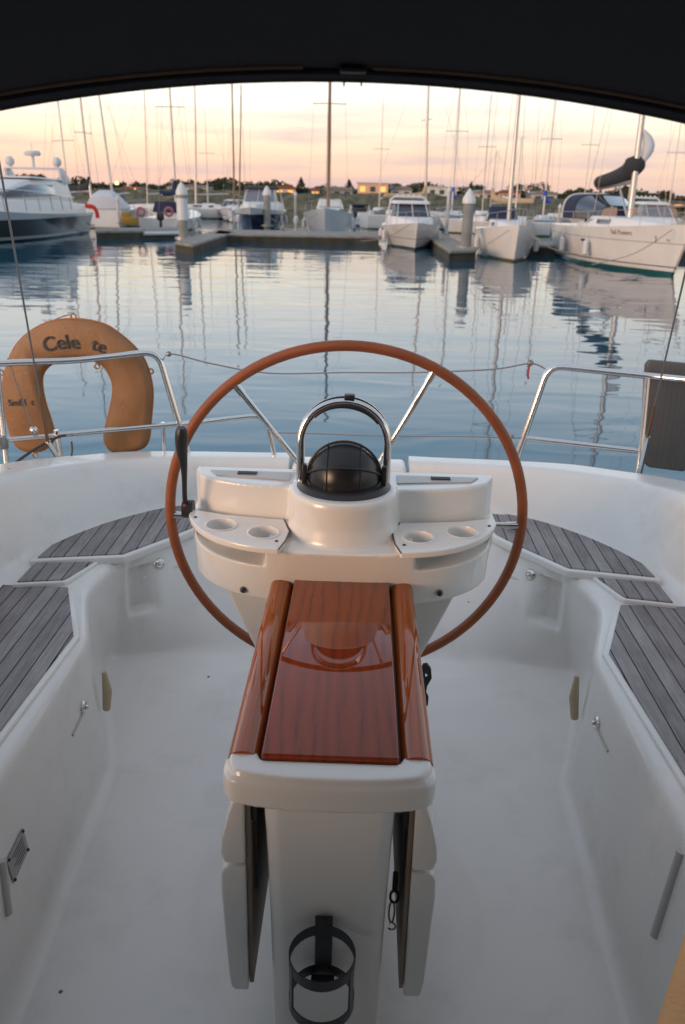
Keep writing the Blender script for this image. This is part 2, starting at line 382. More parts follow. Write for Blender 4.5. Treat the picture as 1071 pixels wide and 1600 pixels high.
stations.append(K[-1]); params.append(nK-1)
grid = []
for k, pr in zip(stations, params):
    p, tg = station(k)
    # drain channel beside the corner block: scooped into the wall, sharp on the corner side
    for j, (si, t) in enumerate(tg):
        if si == 1 or si == 1.5:
            tt = t if si == 1 else (0 if p[j][2] < .3 else 1)
            hgt = max(0, min(1, (tt-.36)/.06)); hgt = hgt*hgt*(3-2*hgt)
            a = (pr-8.85)
            if a > 0:
                w = max(0, min(1, a/.22)); w = w*w*(3-2*w); f = max(0, min(1, (10.6-pr)/1.0)); f = f*f*(3-2*f)
                if tt > .93: hgt *= .25
                amt = .055*w*f*hgt
                p[j][1] += amt; p[j][0] += amt*.3
    grid.append(p)
grid = np.array(grid); ns, npf = grid.shape[:2]
mb = MB(); mb.v = [tuple(q) for st in grid for q in st]
mb.f = [(i*npf+j, (i+1)*npf+j, (i+1)*npf+j+1, i*npf+j+1) for i in range(ns-1) for j in range(npf-1)]
o_ = len(mb.v); mb.v += [(-x, y, z) for x, y, z in mb.v]; mb.f += [tuple(o_+k for k in q)[::-1] for q in list(mb.f)]
me = bpy.data.meshes.new('cockpit_moulding'); me.from_pydata(mb.v, [], mb.f)
bm = bmesh.new(); bm.from_mesh(me); bmesh.ops.remove_doubles(bm, verts=bm.verts, dist=.0004)
bmesh.ops.dissolve_degenerate(bm, edges=bm.edges, dist=.0002); bmesh.ops.recalc_face_normals(bm, faces=bm.faces); bm.to_mesh(me); bm.free()
moulding = link('cockpit_moulding', me, gelc, yacht, True, 60)

# cabin bulkhead behind the camera; unseen canvas panels added to shade the floor
for s in (-1, 1):
    MB().prism([(-1.5, .88), (.15, .88), (-.10, 1.85), (-1.5, 1.85)], s*1.36, s*1.375, axis='x').build('shade_panel_side', canv, yacht)
MB().box((0, -1.45, 1.3), (2.8, .03, 1.15)).build('shade_panel_front', canv, yacht)
MB().box((0, -.98, .55), (3.1, .12, 1.25)).build('cabin_bulkhead', gel, yacht, bevel=.02)

def poly_xy(pts, z): return [tuple(P(u, v, z=z))[:2] for u, v in pts]
def offset(poly, d):
    n = len(poly); o = []
    c = Vector((sum(p[0] for p in poly)/n, sum(p[1] for p in poly)/n))
    area = sum(poly[i][0]*poly[(i+1) % n][1]-poly[(i+1) % n][0]*poly[i][1] for i in range(n))
    s = 1 if area > 0 else -1
    for i in range(n):
        a, b, q = Vector(poly[i-1]), Vector(poly[i]), Vector(poly[(i+1) % n])
        n1 = Vector(((b-a).y, -(b-a).x)).normalized()*s; n2 = Vector(((q-b).y, -(q-b).x)).normalized()*s
        m = (n1+n2); m = m/max(m.length_squared/2, .35)
        o.append(tuple(b+m*d))
    return o
ZH, ZM = .508, .473
helm = [(.60, 3.25), (.65, 3.24)]+poly_xy([(821, 801), (881, 822), (946, 844), (1002, 878), (1024, 900), (889, 886), (813, 852), (777, 834)], ZH)+[(.585, 3.08)]
step2 = poly_xy([(934, 903), (1024, 911), (1031, 915), (1052, 942), (978, 934), (971, 930)], ZM+.018)
main = [(1.17, 2.505)]+poly_xy([(970, 946), (952, 1021)], ZM)+[(.845, 1.6), (.845, -.8), (1.17, -.8)]
for sgn in (1, -1):
    for poly, z, hgt, nm in ((helm, ZH-.022, .018, 'helm'), (step2, ZM+.004, .014, 'step'), (main, ZM-.012, .012, 'main')):
        pl = [(sgn*x, y) for x, y in poly]
        if True:
            off = offset(pl, {'helm': .020, 'main': .018, 'step': .011}[nm])
            lid = MB().prism(off, z-.014, z+hgt-.002).build('locker_lid', gel, moulding, bevel=.006, bseg=3)
            par = lid
        else: par = moulding
        tk = MB().prism(pl, z+hgt-.006, z+hgt+.003).build('teak_planking', teak, moulding, bevel=.0015, bseg=1)

# push latches with finger slots, rubber-cream handles, cable conduits, name plate
def latch(p, n, name='latch'):
    n = Vector(n).normalized(); q = n.to_track_quat('Z', 'Y').to_matrix().to_4x4(); q.translation = Vector(p)
    o = MB().lathe([(.002, 0), (.021, 0), (.022, .003), (.018, .007), (.013, .009), (.012, .006), (.002, .006)], n=24).xf(q).build(name, steel, moulding, smooth=True)
    MB().ball((0, 0, .010), .0085, 12).xf(q).build('push_button', steel, o, smooth=True)
    return o
lp = [P(828, 898, y=2.80), P(249, 881, y=2.80)]
def surf_hit(u, v):
    """where the view line meets the moulding"""
    d = fw+rt*(u-535.5)/F+up*(800-v)/F; d = Vector(d.tolist()).normalized()
    from mathutils.bvhtree import BVHTree
    global _bvh
    try: _bvh
    except NameError:
        b = bmesh.new(); b.from_mesh(moulding.data); _bvh = BVHTree.FromBMesh(b); b.free()
    loc, nor, idx, dist = _bvh.ray_cast(Vector(CAM.tolist()), d)
    if nor.dot(d) > 0: nor = -nor
    return loc, nor
for u, v in ((130, 1105), (934, 1130)):
    loc, nor = surf_hit(u, v); latch(loc, nor)
    sg = 1 if loc.x > 0 else -1
    # finger slot under the latch
    for (du, dv, ln) in ((-8 if sg < 0 else 8, 22, .055),):
        l2, n2 = surf_hit(u-sg*(-1)*10*1, v+26)
        q = n2.to_track_quat('Z', 'Y').to_matrix().to_4x4(); q.translation = l2
        MB().box((0, 0, .0), (.012, .012, .006)).build
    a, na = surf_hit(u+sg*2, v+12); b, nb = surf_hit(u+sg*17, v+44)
    MB().tube([a+na*.001, b+nb*.001], .0045, 8).build('finger_slot', mat('slot_painted_shade', (.50, .47, .42), .6), moulding, smooth=True)  # darker bar paints the shade of the recess
for u, v in ((249, 881), (829, 898)):
    loc, nor = surf_hit(u, v); latch(loc, nor)
    sg = 1 if loc.x > 0 else -1
    a, na = surf_hit(u+sg*25, v+22); b, nb = surf_hit(u-sg*32, v+2)
    MB().tube([a+na*.002, b+nb*.002], .006, 8).build('finger_slot', gel, moulding, smooth=True)
for pts in ([(902, 1056), (897, 1090), (898, 1122)], [(163, 1050), (168, 1080), (167, 1108)]):
    a, na = surf_hit(pts[0][0]+(10 if pts[0][0] > 500 else -8), pts[0][1])
    q = [P(u, v, y=2.30) for u, v in pts]
    MB().tube([q[0], q[1], q[2]], [.008, .016, .013], 10).build('hinge_strap', creamm, moulding, smooth=True)
# name plate with four screws
pc = [surf_hit(u, v) for u, v in ((34, 1294), (43, 1327), (20, 1380), (9, 1345))]
nn = pc[0][1]
pv = [l+n*.002 for l, n in pc]
plate = MB().add(pv+[q+nn*.002 for q in pv], [(0, 1, 2, 3), (4, 5, 6, 7), (0, 1, 5, 4), (1, 2, 6, 5), (2, 3, 7, 6), (3, 0, 4, 7)]).build('builder_plate', mat('plate_alloy', (.36, .36, .35), .4, .5), moulding)
cen = sum(pv, Vector())/4
for q in pv:
    MB().ball(q*.88+cen*.12+nn*.003, .0042, 8).build('plate_screw', darkm, plate, smooth=True)
for r_ in range(6):     # engraved lines
    f = .2+.12*r_
    a = pv[0].lerp(pv[3], .14).lerp(pv[1].lerp(pv[2], .14), f); b = pv[0].lerp(pv[3], .8-.1*(r_ % 3)).lerp(pv[1].lerp(pv[2], .8-.1*(r_ % 3)), f)
    MB().tube([a+nn*.0022, b+nn*.0022], .0009, 4).build('engraved_line', darkm, plate)
for (a, b) in (((2, 1345), (12, 1428)), ((1066, 1330), (1024, 1462))):
    la, n1 = surf_hit(*a); lb, n2 = surf_hit(*b)
    MB().tube([la+n1*.0, lb+n2*.0], .012, 12).build('drain_cover', mat('grey_moulding', (.54, .52, .50), .5), moulding, smooth=True)
# transom gate between the two helm seats
MB().tube([(-.71, 2.215, .0), (.71, 2.215, .0)], .0025, 6).build('floor_seam', gel, moulding, smooth=True)
MB().prism([(-.247, 3.35), (.247, 3.35), (.247, 3.49), (-.247, 3.49)], .30, .665).build('transom_gate', gel, yacht, bevel=.022, bseg=4)
# winch pad at the port coaming
MB().lathe([(.001, .0), (.085, 0), (.08, .10), (.06, .13), (.001, .135)], c=(-1.15, 2.19, .50), n=28).build('coaming_shoulder', gel, moulding, smooth=True)
# small black padeye ring on starboard helm seat
pq = P(805, 824, z=.518)
MB().tube([pq+Vector((.028*math.cos(t), .028*math.sin(t), .006)) for t in np.linspace(0, 2*math.pi, 20)[:-1]], .006, 8, closed=True).build('deck_ring', blackp, moulding, smooth=True)

# ---- steering console -------------------------------------------------------------------
def fy(x, dep=.30, half=.44, y0=2.25, e=3): return y0-dep*math.sqrt(max(0, 1-min(1, abs(x)/half)**e))
def plan(dep, half, y0, yb, e=3, x0=None, x1=None, n=40):
    xs = np.linspace(-half if x0 is None else x0, half if x1 is None else x1, n)
    return [(x, fy(x, dep, half, y0, e)) for x in xs]+[(xs[-1], yb), (xs[0], yb)]
c = MB()
def taper_slab(x0, x1, z0, z1):
    dp = lambda z: .285+.045*(z-.725)/.168
    a, b = plan(dp(z0), .435+.0*z0, 2.245, 2.28, x0=x0, x1=x1), plan(dp(z1), .437, 2.245, 2.28, x0=x0, x1=x1); n = len(a)
    c.add([(x, y, z0) for x, y in a]+[(x, y, z1) for x, y in b], [tuple(range(n)), tuple(range(n, 2*n))]+[(i, (i+1) % n, n+(i+1) % n, n+i) for i in range(n)])
taper_slab(-.435, .435, .725, .838)                        # lower apron
taper_slab(-.195, .195, .78, .893)        # centre block between the pockets
for s in (-1, 1):
    c.prism([(s*.415, fy(.415, .29, .44)), (s*.437, fy(.437, .29, .44)), (s*.437, 2.28), (s*.415, 2.28)], .80, .893)
c.prism(plan(.14, .43, 2.25, 2.28, e=2.6), .80, 1.0)                       # upper wings
# wings keep only above the tray: front lip over pockets
cone = [(-.335, .75), (.335, .75), (.30, .66), (.19, .40), (.16, 0.0), (-.16, 0.0), (-.19, .40), (-.30, .66)]
c.prism(cone, 2.06, 2.27, axis='y')
c.lathe([(.001, .86), (.158, .86), (.155, .90), (.147, .94), (.147, 1.0), (.143, 1.015), (.001, 1.02)], c=(0.003, 2.093, 0), n=48)
console = c.build('steering_console', gelw, yacht)
remesh(console, .0045, 7, .6)
# cup trays
for s in (-1, 1):
    xs = np.linspace(.155, .428, 26)
    front = [(s*x, fy(x, .345, .445, 2.235, 3.2)) for x in xs]
    back = [(s*.428, 2.16), (s*.33, 2.125), (s*.16, 2.10), (s*.138, 2.02), (s*.143, 1.955)]
    t = MB().prism(front+back, .893, .911).build('cup_tray', gelw, console, bevel=.004, bseg=3)
    holes = [(s*.325, 2.045), (s*.205, 2.0)]
    cut(t, [MB().lathe([(.0, .85), (.041, .85), (.041, .95), (.0, .95)], c=(x, y, 0), n=40) for x, y in holes])
    t.data.polygons.foreach_set('use_smooth', [False]*len(t.data.polygons))
    for x, y in holes:
        MB().lathe([(.042, .908), (.0455, .9125), (.0405, .9135), (.0385, .905), (.0375, .878), (.030, .874), (.001, .874)], c=(x, y, 0), n=40, cap=False).build('cup_holder', gelw, t, smooth=True)
    for x, y in ((s*.405, 2.095), (s*.165, 1.945)):
        MB().lathe([(.001, .910), (.0045, .910), (.0045, .913), (.001, .913)], c=(x, y, 0), n=10).build('tray_screw', darkm, t)
    # dark line painting the shadow gap round the inner end of the tray
    gp = [(s*.16, 2.103), (s*.137, 2.02), (s*.141, 1.953), (s*.155, 1.895)]
    MB().tube([(x, y, .910) for x, y in gp], .0016, 6).build('shadow_gap_line', darkm, t)
    # hatch panel and vent slot on the wing top
    a = MB().prism([(s*.15, 2.165), (s*.36, 2.195), (s*.385, 2.235), (s*.15, 2.235)], 1.0, 1.004).build('instrument_panel', mat('panel_grey', (.50, .48, .45), .4), console, bevel=.001, bseg=1)
    for kk in range(5):
        MB().box((s*.275, 2.212+.0045*kk-.009, 1.006), (.055, .0022, .003)).build('vent_slat', blackp, a)
    # screws on the apron front
    q = P(381 if s < 0 else 687, 921 if s < 0 else 926, y=fy(.25, .285, .435, 2.245)-.004)
    MB().lathe([(.001, 0), (.010, 0), (.010, -.004), (.001, -.004)], c=q, n=16, axis='y').build('washer', mat('bright_washer', (.45, .43, .42), .3, .9), console, smooth=False)
    MB().lathe([(.001, 0), (.006, 0), (.006, -.009), (.001, -.010)], c=q, n=10, axis='y').build('bolt', darkm, console)
    q = P(467 if s < 0 else 601, 899 if s < 0 else 901, y=1.955)
    MB().lathe([(.001, 0), (.009, 0), (.008, -.010), (.001, -.011)], c=q, n=14, axis='y').build('bolt', mat('dull_bolt', (.16, .18, .18), .4, .7), console, smooth=True)

# compass
CC = Vector((.003, 2.10, 1.044))
comp = MB().ball(CC, .098, 40, (1, 1, .98)).build('compass', blackg, console, smooth=True)
MB().lathe([(.001, .985), (.130, .985), (.132, 1.012), (.118, 1.024), (.100, 1.03), (.001, 1.03)], c=(CC.x, CC.y, 0), n=44).build('compass_base', blackp, comp, smooth=True)
arc = [CC+Vector((.1005*math.cos(t), -.018, .1005*math.sin(t))) for t in np.linspace(0, math.pi, 33)]
MB().tube(arc, .0035, 6).build('hood_rim', blackp, comp, smooth=True)
arc = [CC+Vector((.101*math.cos(t), -.088*math.sin(t), .048*math.sin(t))) for t in np.linspace(0, math.pi, 25)]
MB().tube(arc, .0030, 6).build('hood_rim', blackp, comp, smooth=True)
arc = [CC+Vector((.101*math.cos(t), -.088*math.sin(t), -.030*math.sin(t)-.0)) for t in np.linspace(0, math.pi, 25)]
MB().tube(arc, .0030, 6).build('hood_rim', blackp, comp, smooth=True)
for xx in (-.044, .044):
    r = math.sqrt(.0985**2-xx*xx)
    arc = [CC+Vector((xx, -r*math.cos(t), r*.99*math.sin(t))) for t in np.linspace(-.3, 2.2, 24)]
    MB().tube(arc, .0018, 5).build('hood_seam', blackp, comp, smooth=True)
for s in (-1, 1):
    MB().box((CC.x+s*.107, CC.y-.012, 1.04), (.013, .022, .075)).build('hood_clip', blackp, comp, bevel=.003)
# guard: two stainless hoops side by side
for dy, rr in ((-.012, .0105), (.016, .0105)):
    pts = [Vector((-.118, 2.142+dy, 1.0)), Vector((-.118, 2.142+dy, 1.06))]
    pts += [Vector((-.118*math.cos(t), 2.142+dy+.006*math.sin(t), 1.125+.112*math.sin(t))) for t in np.linspace(0, math.pi, 33)]
    pts += [Vector((.118, 2.142+dy, 1.06)), Vector((.118, 2.142+dy, 1.0))]
    guard = MB().tube(pts, rr, 16).build('compass_guard', steel, console, smooth=True)
pts = [Vector((-.110*math.cos(t), 2.128, 1.125+.104*math.sin(t))) for t in np.linspace(.75, 2.55, 20)]
MB().tube(pts, [.004+.004*math.sin(3*k)**2 for k in range(20)], 8).build('taped_cable', blackp, guard, smooth=True)
pts = [Vector((-.122*math.cos(t), 2.15, 1.128+.119*math.sin(t))) for t in np.linspace(.5, 2.75, 24)]
MB().tube(pts, .0035, 8).build('taped_cable', blackp, guard, smooth=True)
MB().box((.012, 2.14, 1.252), (.028, .03, .012)).build('cable_clamp', blackp, guard, bevel=.003)
for s in (-1, 1):
    MB().lathe([(.001, 1.0), (.026, 1.0), (.022, 1.008), (.001, 1.01)], c=(s*.118, 2.144, 0), n=20).build('guard_foot', steel, console, smooth=True)

# throttle lever at the port end
lev = [P(291, 800, y=2.16), P(289, 775, y=2.14), P(288, 735, y=2.12), P(284, 700, y=2.11), P(284, 668, y=2.10)]
lv = MB(); lv.tube(curve_pts(lev, 5), [.008, .008, .0075, .0075, .007, .007, .007, .007, .0075, .008, .009, .0105, .012, .0135, .015, .016, .017, .0175, .017, .0155, .011], 14)
lever = lv.build('throttle_lever', blackp, yacht, smooth=True)
MB().lathe([(.001, 0), (.026, 0), (.026, -.03), (.001, -.03)], c=Vector(P(292, 795, y=2.16))+Vector((.02, 0, 0)), n=20, axis='x').build('lever_boss', blackp, lever, smooth=True)
MB().ball(P(289, 790, y=2.13), .0045, 8).build('red_stop_button', mat('red_plastic', (.35, .03, .01), .4), lever, smooth=True)

# ---- wheel ---------------------------------------------------------------------------------
WC = Vector((.006, 2.32, .826)); WR = .535
tl = R(3)
def wp(a, r=WR, off=0): return WC+Vector((r*math.cos(a), off-math.sin(tl)*r*math.sin(a)*(-1)*-1, math.cos(tl)*r*math.sin(a)))
rim_pts = [wp(a) for a in np.linspace(0, 2*math.pi, 97)[:-1]]
wheel = MB().tube(rim_pts, .0155, 14, closed=True).build('steering_wheel', leather, yacht, smooth=True)
for k in range(6):
    a = math.pi/3*k+R(3 if k in (1, 2) else 0)+(R(5) if k == 2 else 0)
    MB().tube([wp(a, .045, .0), wp(a, WR-.045), wp(a, WR-.044), wp(a, WR-.01, 0)], [.0085, .0085, .0108, .0115], 12).build('spoke', steel, wheel, smooth=True)
MB().lathe([(.001, -.03), (.03, -.03), (.06, -.015), (.06, .02), (.035, .03), (.001, .032)], c=WC, n=28, axis='y').build('hub', steel, wheel, smooth=True)
seam = [wp(a, WR-.0135) for a in np.linspace(0, 2*math.pi, 97)[:-1]]
MB().tube(seam, .0022, 5, closed=True).build('stitched_seam', mat('stitch_thread', (.20, .05, .012), .7), wheel, smooth=True)

# ---- cockpit table ---------------------------------------------------------------------------
TX = .006
body = MB()
leg = [(-.122, 1.36), (-.118, 1.315), (-.095, 1.30), (.095, 1.30), (.118, 1.315), (.122, 1.36), (.122, 1.95), (-.122, 1.95)]
lv0 = []
nlev = 16
lverts = []
for k in range(nlev):
    t = k/(nlev-1); z = .70*(1-t)-.06*t
    w = 1.10-.12*t-.05*math.sin(math.pi*t); sh = .015*t
    for x, y in leg: lverts.append((TX+x*w, y+sh*.3, z))
nl = len(leg)
lf = [(k*nl+i, k*nl+(i+1) % nl, (k+1)*nl+(i+1) % nl, (k+1)*nl+i) for k in range(nlev-1) for i in range(nl)]+[tuple(range(nl)), tuple(range((nlev-1)*nl, nlev*nl))]
body.add(lverts, lf)
body.box((TX, 1.66, .685), (.30, .72, .07))
table = body.build('cockpit_table', gelw, yacht)
remesh(table, .007, 5, .55)
# rounded white nose
n_ = MB()
def nose_plan(i):
    o = [(-.196+i, 1.31), (-.196+i, 1.275+i), (-.188+i, 1.254+i), (-.165+i*.6, 1.238+i), (-.09, 1.226+i), (0, 1.222+i), (.09, 1.226+i), (.165-i*.6, 1.238+i), (.188-i, 1.254+i), (.196-i, 1.275+i), (.196-i, 1.31)]
    o = [(p.x, p.y) for p in curve_pts([(a_, b_, 0) for a_, b_ in o], 5)]
    return [(x+TX, y) for x, y in o]+[(.137+TX, 1.31), (.127+TX, 1.287), (-.127+TX, 1.287), (-.137+TX, 1.31)]
n_.prism(nose_plan(0), .682, .733); n_.prism(nose_plan(.010), .672, .747)
nose = n_.build('table_nose', gelw, table); remesh(nose, .0035, 16, .6)
nose['label'] = 'rounded white end cap of the table'
# varnished side rails (round bar with flattened outer face)
for s in (-1, 1):
    cx = TX+s*.162
    prof = []
    for t in np.linspace(0, 2*math.pi, 21)[:-1]:
        prof.append((cx+.031*math.copysign(abs(math.cos(t))**.8, math.cos(t)), .722+.031*math.copysign(abs(math.sin(t))**.85, math.sin(t))))
    MB().prism(prof, 1.30, 2.07, axis='y').build('side_rail', mahog2, table, bevel=.0, smooth=True, ang=50)
    MB().box((TX+s*.128, 1.675, .715), (.016, .75, .032)).build('rail_gap_shade', darkm, table)  # dark strip standing in for the shade inside the gap
# hinged lid between them
leafo = MB().box((TX, 1.672, .747), (.253, .769, .020)).build('table_top', mahog, table, bevel=.0035, bseg=3)
for k in range(3):
    MB().box((TX, 1.2868, .7405+.0055*k), (.238, .0012, .0012)).build('plywood_edge_line', mahog2, leafo)
# folding leaves hanging each side
for s in (-1, 1):
    up_ = [(.166, .640), (.182, .640), (.196, .60), (.213, .53), (.215, .495), (.207, .472), (.166, .472)]
    lo_ = [(.166, .466), (.207, .462), (.216, .448), (.217, .40), (.208, .17), (.203, .135), (.196, .128), (.166, .128)]
    lf_ = MB()
    lf_.prism([(TX+s*x, z) for x, z in up_], 1.315, 2.0, axis='y')
    lf_.prism([(TX+s*x, z) for x, z in lo_], 1.315, 2.0, axis='y')
    lf_.prism([(TX+s*x, z) for x, z in [(.168, .48), (.196, .48), (.196, .458), (.168, .458)]], 1.33, 1.99, axis='y')
    lo = lf_.build('folding_leaf', gelw, table, bevel=.007, bseg=3)
    MB().prism([(TX+s*x, z) for x, z in [(.156, .62), (.165, .62), (.165, .14), (.156, .14)]], 1.325, 1.99, axis='y').build('leaf_face', mat('aged_leaf_underside', (.26, .20, .15), .5, var=.2, vscale=8), lo, bevel=.002)
    MB().box((TX+s*.15, 1.345, .61), (.012, .02, .09)).build('leaf_hinge', mat('dark_bracket', (.05, .05, .05), .5, .6), table, bevel=.002)
    MB().box((TX+s*.150, 1.36, .50), (.006, .008, .26)).build('leaf_strut', mat('dark_bracket', (.05, .05, .05), .5, .6), table)
# snap hook hanging at the starboard side
q0 = P(617, 1350, y=1.42)
hk = MB().tube([q0+Vector((0, 0, .0)), q0+Vector((.0, 0, -.05))], .006, 8).tube([q0+Vector((.009*math.cos(t), 0, -.066+.017*math.sin(t))) for t in np.linspace(0, 2*math.pi, 17)[:-1]], .003, 6, closed=True)
hk.build('snap_hook', mat('dark_steel', (.12, .12, .12), .35, .8), table, smooth=True)
q1 = q0+Vector((-.004, 0, -.10))
MB().tube([q1+Vector((.006*math.cos(t), 0, -.01+.03*math.sin(t))) for t in np.linspace(0, 2*math.pi, 17)[:-1]], .0022, 6, closed=True).tube([q1+Vector((.002+.008*math.cos(t), 0, -.052+.01*math.sin(t))) for t in np.linspace(-2.6, 2.2, 12)], .0022, 6).build('shackle', steel, table, smooth=True)

table.scale = (.985, .96, 1); table.location = (TX*.015, -.0155, .047)
# black bottle cage
BC = Vector((.0, 1.222, 0)); 
cage = MB()
for z in (.325,):
    ring = []
    for t in np.linspace(0, 2*math.pi, 41)[:-1]: ring.append((math.cos(t), math.sin(t)))
    v = []
    for (r, h) in ((.066, -.012), (.0685, -.012), (.0685, .012), (.066, .012)):
        for a, b in ring: v.append((BC.x+r*a, BC.y+r*b, z+h))
    nr = 40
    f = [(i*nr+j, i*nr+(j+1) % nr, ((i+1) % 4)*nr+(j+1) % nr, ((i+1) % 4)*nr+j) for i in range(4) for j in range(nr)]
    cage.add(v, f)
bottle = cage.build('bottle_cage', blackp, yacht)
lr_ = MB(); lr_.v = [(a, b, z-.105) for a, b, z in cage.v]; lr_.f = list(cage.f); lr_.build('lower_ring', blackp, bottle)
MB().box((BC.x, BC.y+.070, .270), (.037, .008, .175)).build('back_strap', blackp, bottle, bevel=.002)
MB().box((BC.x, BC.y+.072, .340), (.030, .006, .022)).lathe([(.001, 0), (.006, 0), (.006, -.006), (.001, -.006)], c=(BC.x, BC.y+.066, .350), n=12, axis='y').build('mounting_screw', darkm, bottle)
for a in (R(205), R(-25)):
    MB().box((BC.x+.067*math.cos(a), BC.y+.067*math.sin(a), .27), (.004, .016, .12), a).build('side_strap', blackp, bottle)
MB().box((BC.x, BC.y+.045, .210), (.05, .03, .004)).build('cage_floor', blackp, bottle)

# black winch-handle holder beyond the table (starboard)
hp = [(662, 1040), (668, 1039), (674, 1046), (675, 1060), (668, 1072), (666, 1083), (670, 1090), (669, 1102), (665, 1106), (655, 1100), (650, 1060)]
bottle.scale = (.94, .94, 1); bottle.location = (0, -.061+.06*1.222-.004, .060); bottle['label'] = 'black bottle cage on the table leg'
hh = MB(); pts = [P(u, v, y=1.93) for u, v in hp]
hh.add(pts+[p+Vector((0, .012, 0)) for p in pts], [tuple(range(len(pts))), tuple(range(len(pts), 2*len(pts)))]+[(i, (i+1) % len(pts), len(pts)+(i+1) % len(pts), len(pts)+i) for i in range(len(pts))])
hk2 = hh.build('rope_hook', blackp, yacht)
tri = [P(u, v, y=1.93) for u, v in ((665, 1052), (671, 1057), (665, 1062))]
c_ = MB().add([p+Vector((0, -.02, 0)) for p in tri]+[p+Vector((0, .03, 0)) for p in tri], [(0, 1, 2), (3, 4, 5), (0, 1, 4, 3), (1, 2, 5, 4), (2, 0, 3, 5)])
cut(hk2, [c_])

# ---- stern rails, lines, backstays -----------------------------------------------------------
YR = 3.44
def rail(name, pix, r=.0125, parent=None, m=steel, sub=1):
    pts = [P(u, v, y=y) for u, v, y in pix]
    if sub > 1: pts = curve_pts(pts, sub)
    return MB().tube(pts, r, 12).build(name, m, parent or yacht, smooth=True)
def rounded(pix, rad=.28, n=6):
    """round the corners of a pixel polyline (u, v, y)"""
    q = [Vector(p) for p in pix]; o = [q[0]]
    for i in range(1, len(q)-1):
        a, b, c = q[i-1], q[i], q[i+1]
        r = min(24, (a-b).length*.45, (c-b).length*.45)
        pa = b+(a-b).normalized()*r; pc = b+(c-b).normalized()*r
        for t in np.linspace(0, 1, n): o.append((1-t)**2*pa+2*t*(1-t)*b+t*t*pc)
    o.append(q[-1]); return [tuple(p) for p in o]
pushpit = rail('pushpit_rail', rounded([(-60, 570, 3.2), (120, 563, 3.38), (247, 549, YR), (296, 716, YR)]), .0135)
pushpit['label'] = 'port stern rail behind the horseshoe buoy'
rail('lower_rail', [(-60, 694, 3.2), (120, 677, 3.38), (283, 662, YR)], .011, pushpit)
rail('gate_rail', rounded([(285, 662, YR), (415, 648, YR), (430, 716, YR)]), .010, pushpit)
rail('gate_stay', [(255, 660, YR), (257, 716, YR)], .009, pushpit)
rail('rail_post', [(-6, 560, 3.22), (2, 640, 3.24), (12, 742, 3.22)], .012, pushpit)
rail('rail_post', [(88, 672, 3.33), (98, 725, 3.33)], .011, pushpit)
MB().lathe([(.001, 0), (.03, 0), (.03, .03), (.022, .05), (.001, .05)], c=P(2, 700, y=3.22), n=16).build('post_clamp', mat('dull_clamp', (.25, .25, .25), .4, .6), pushpit, smooth=True)
MB().ball(P(53, 672, y=3.30), .017, 12).build('rope_block', steel, pushpit, smooth=True)
rail('flag_halyard', [(12, 560, 3.29), (53, 672, 3.30)], .003, pushpit, wire_m)
rail('boat_hook', [(0, 741, 3.10), (50, 705, 3.2), (88, 684, 3.28), (104, 680, 3.30)], .006, pushpit, mat('dark_rope', (.06, .05, .045), .7), 4)
rail('dangling_line', [(112, 690, 3.33), (113, 705, 3.33), (109, 728, 3.33)], .004, pushpit, mat('red_brown_line', (.16, .08, .06), .8), 4)
push2 = rail('pushpit_rail', rounded([(805, 724, YR), (858, 571, YR), (1020, 588, 3.3), (1120, 598, 3.15)]), .0135)
push2['label'] = 'starboard stern rail in front of the grey panel'
rail('lower_rail', [(818, 684, YR), (1000, 705, 3.28)], .011, push2)
rail('rail_post', [(1012, 590, 3.3), (1002, 700, 3.28), (997, 742, 3.25)], .011, push2)
# backstay with bottlescrew, port and starboard
for (a, b, c) in (((-4, 236), (75, 690), (96, 722)), ((1076, 405), (1012, 682), (999, 742))):
    ft = P(*c, y=3.22 if a[0] < 0 else 3.24)
    mid = P(*b, y=3.16 if a[0] < 0 else 3.17); far = P(*a, y=2.30 if a[0] < 0 else 2.62)
    d = (far-mid)
    st = MB().tube([mid, mid+d*6], .0032, 8).build('backstay', wire_m, yacht, smooth=True)
    MB().tube([mid.lerp(far, .22), mid.lerp(far, .0)], [.005, .007], 8).build('stay_terminal', mat('bronze_terminal', (.33, .16, .07), .35, .8), st, smooth=True)
    MB().tube([mid, ft], .011, 10).build('bottlescrew', steel, st, smooth=True)
# lifelines across the transom walk-through
def line(name, pix, y, r, m=wire_m):
    return MB().tube(curve_pts([P(u, v, y=y) for u, v in pix], 6), r, 6).build(name, m, yacht, smooth=True)
line('lifeline', [(252, 575), (265, 553), (330, 568), (420, 583), (540, 582), (650, 582), (770, 577), (828, 568), (852, 576)], YR, .0035)
line('lifeline', [(430, 676), (480, 677), (600, 681), (720, 682), (800, 684), (818, 684)], YR, .0035)
MB().ball(P(264, 553, y=YR), .012, 8).ball(P(829, 567, y=YR), .014, 8).ball(P(800, 682, y=YR), .010, 8).build('lifeline_hook', mat('dull_clamp', (.25, .25, .25), .4, .6), yacht, smooth=True)
line('red_tell_tale', [(827, 572), (825, 584), (826, 592)], YR-.02, .005, mat('red_tape', (.35, .03, .03), .6))

# ---- canopy over the cockpit -------------------------------------------------------------------
YC = 1.25
def canopy_edge(u_, dy=0): return None
ze = lambda x: 1.897-.150*max(0, abs(x-.0))**2*1.0
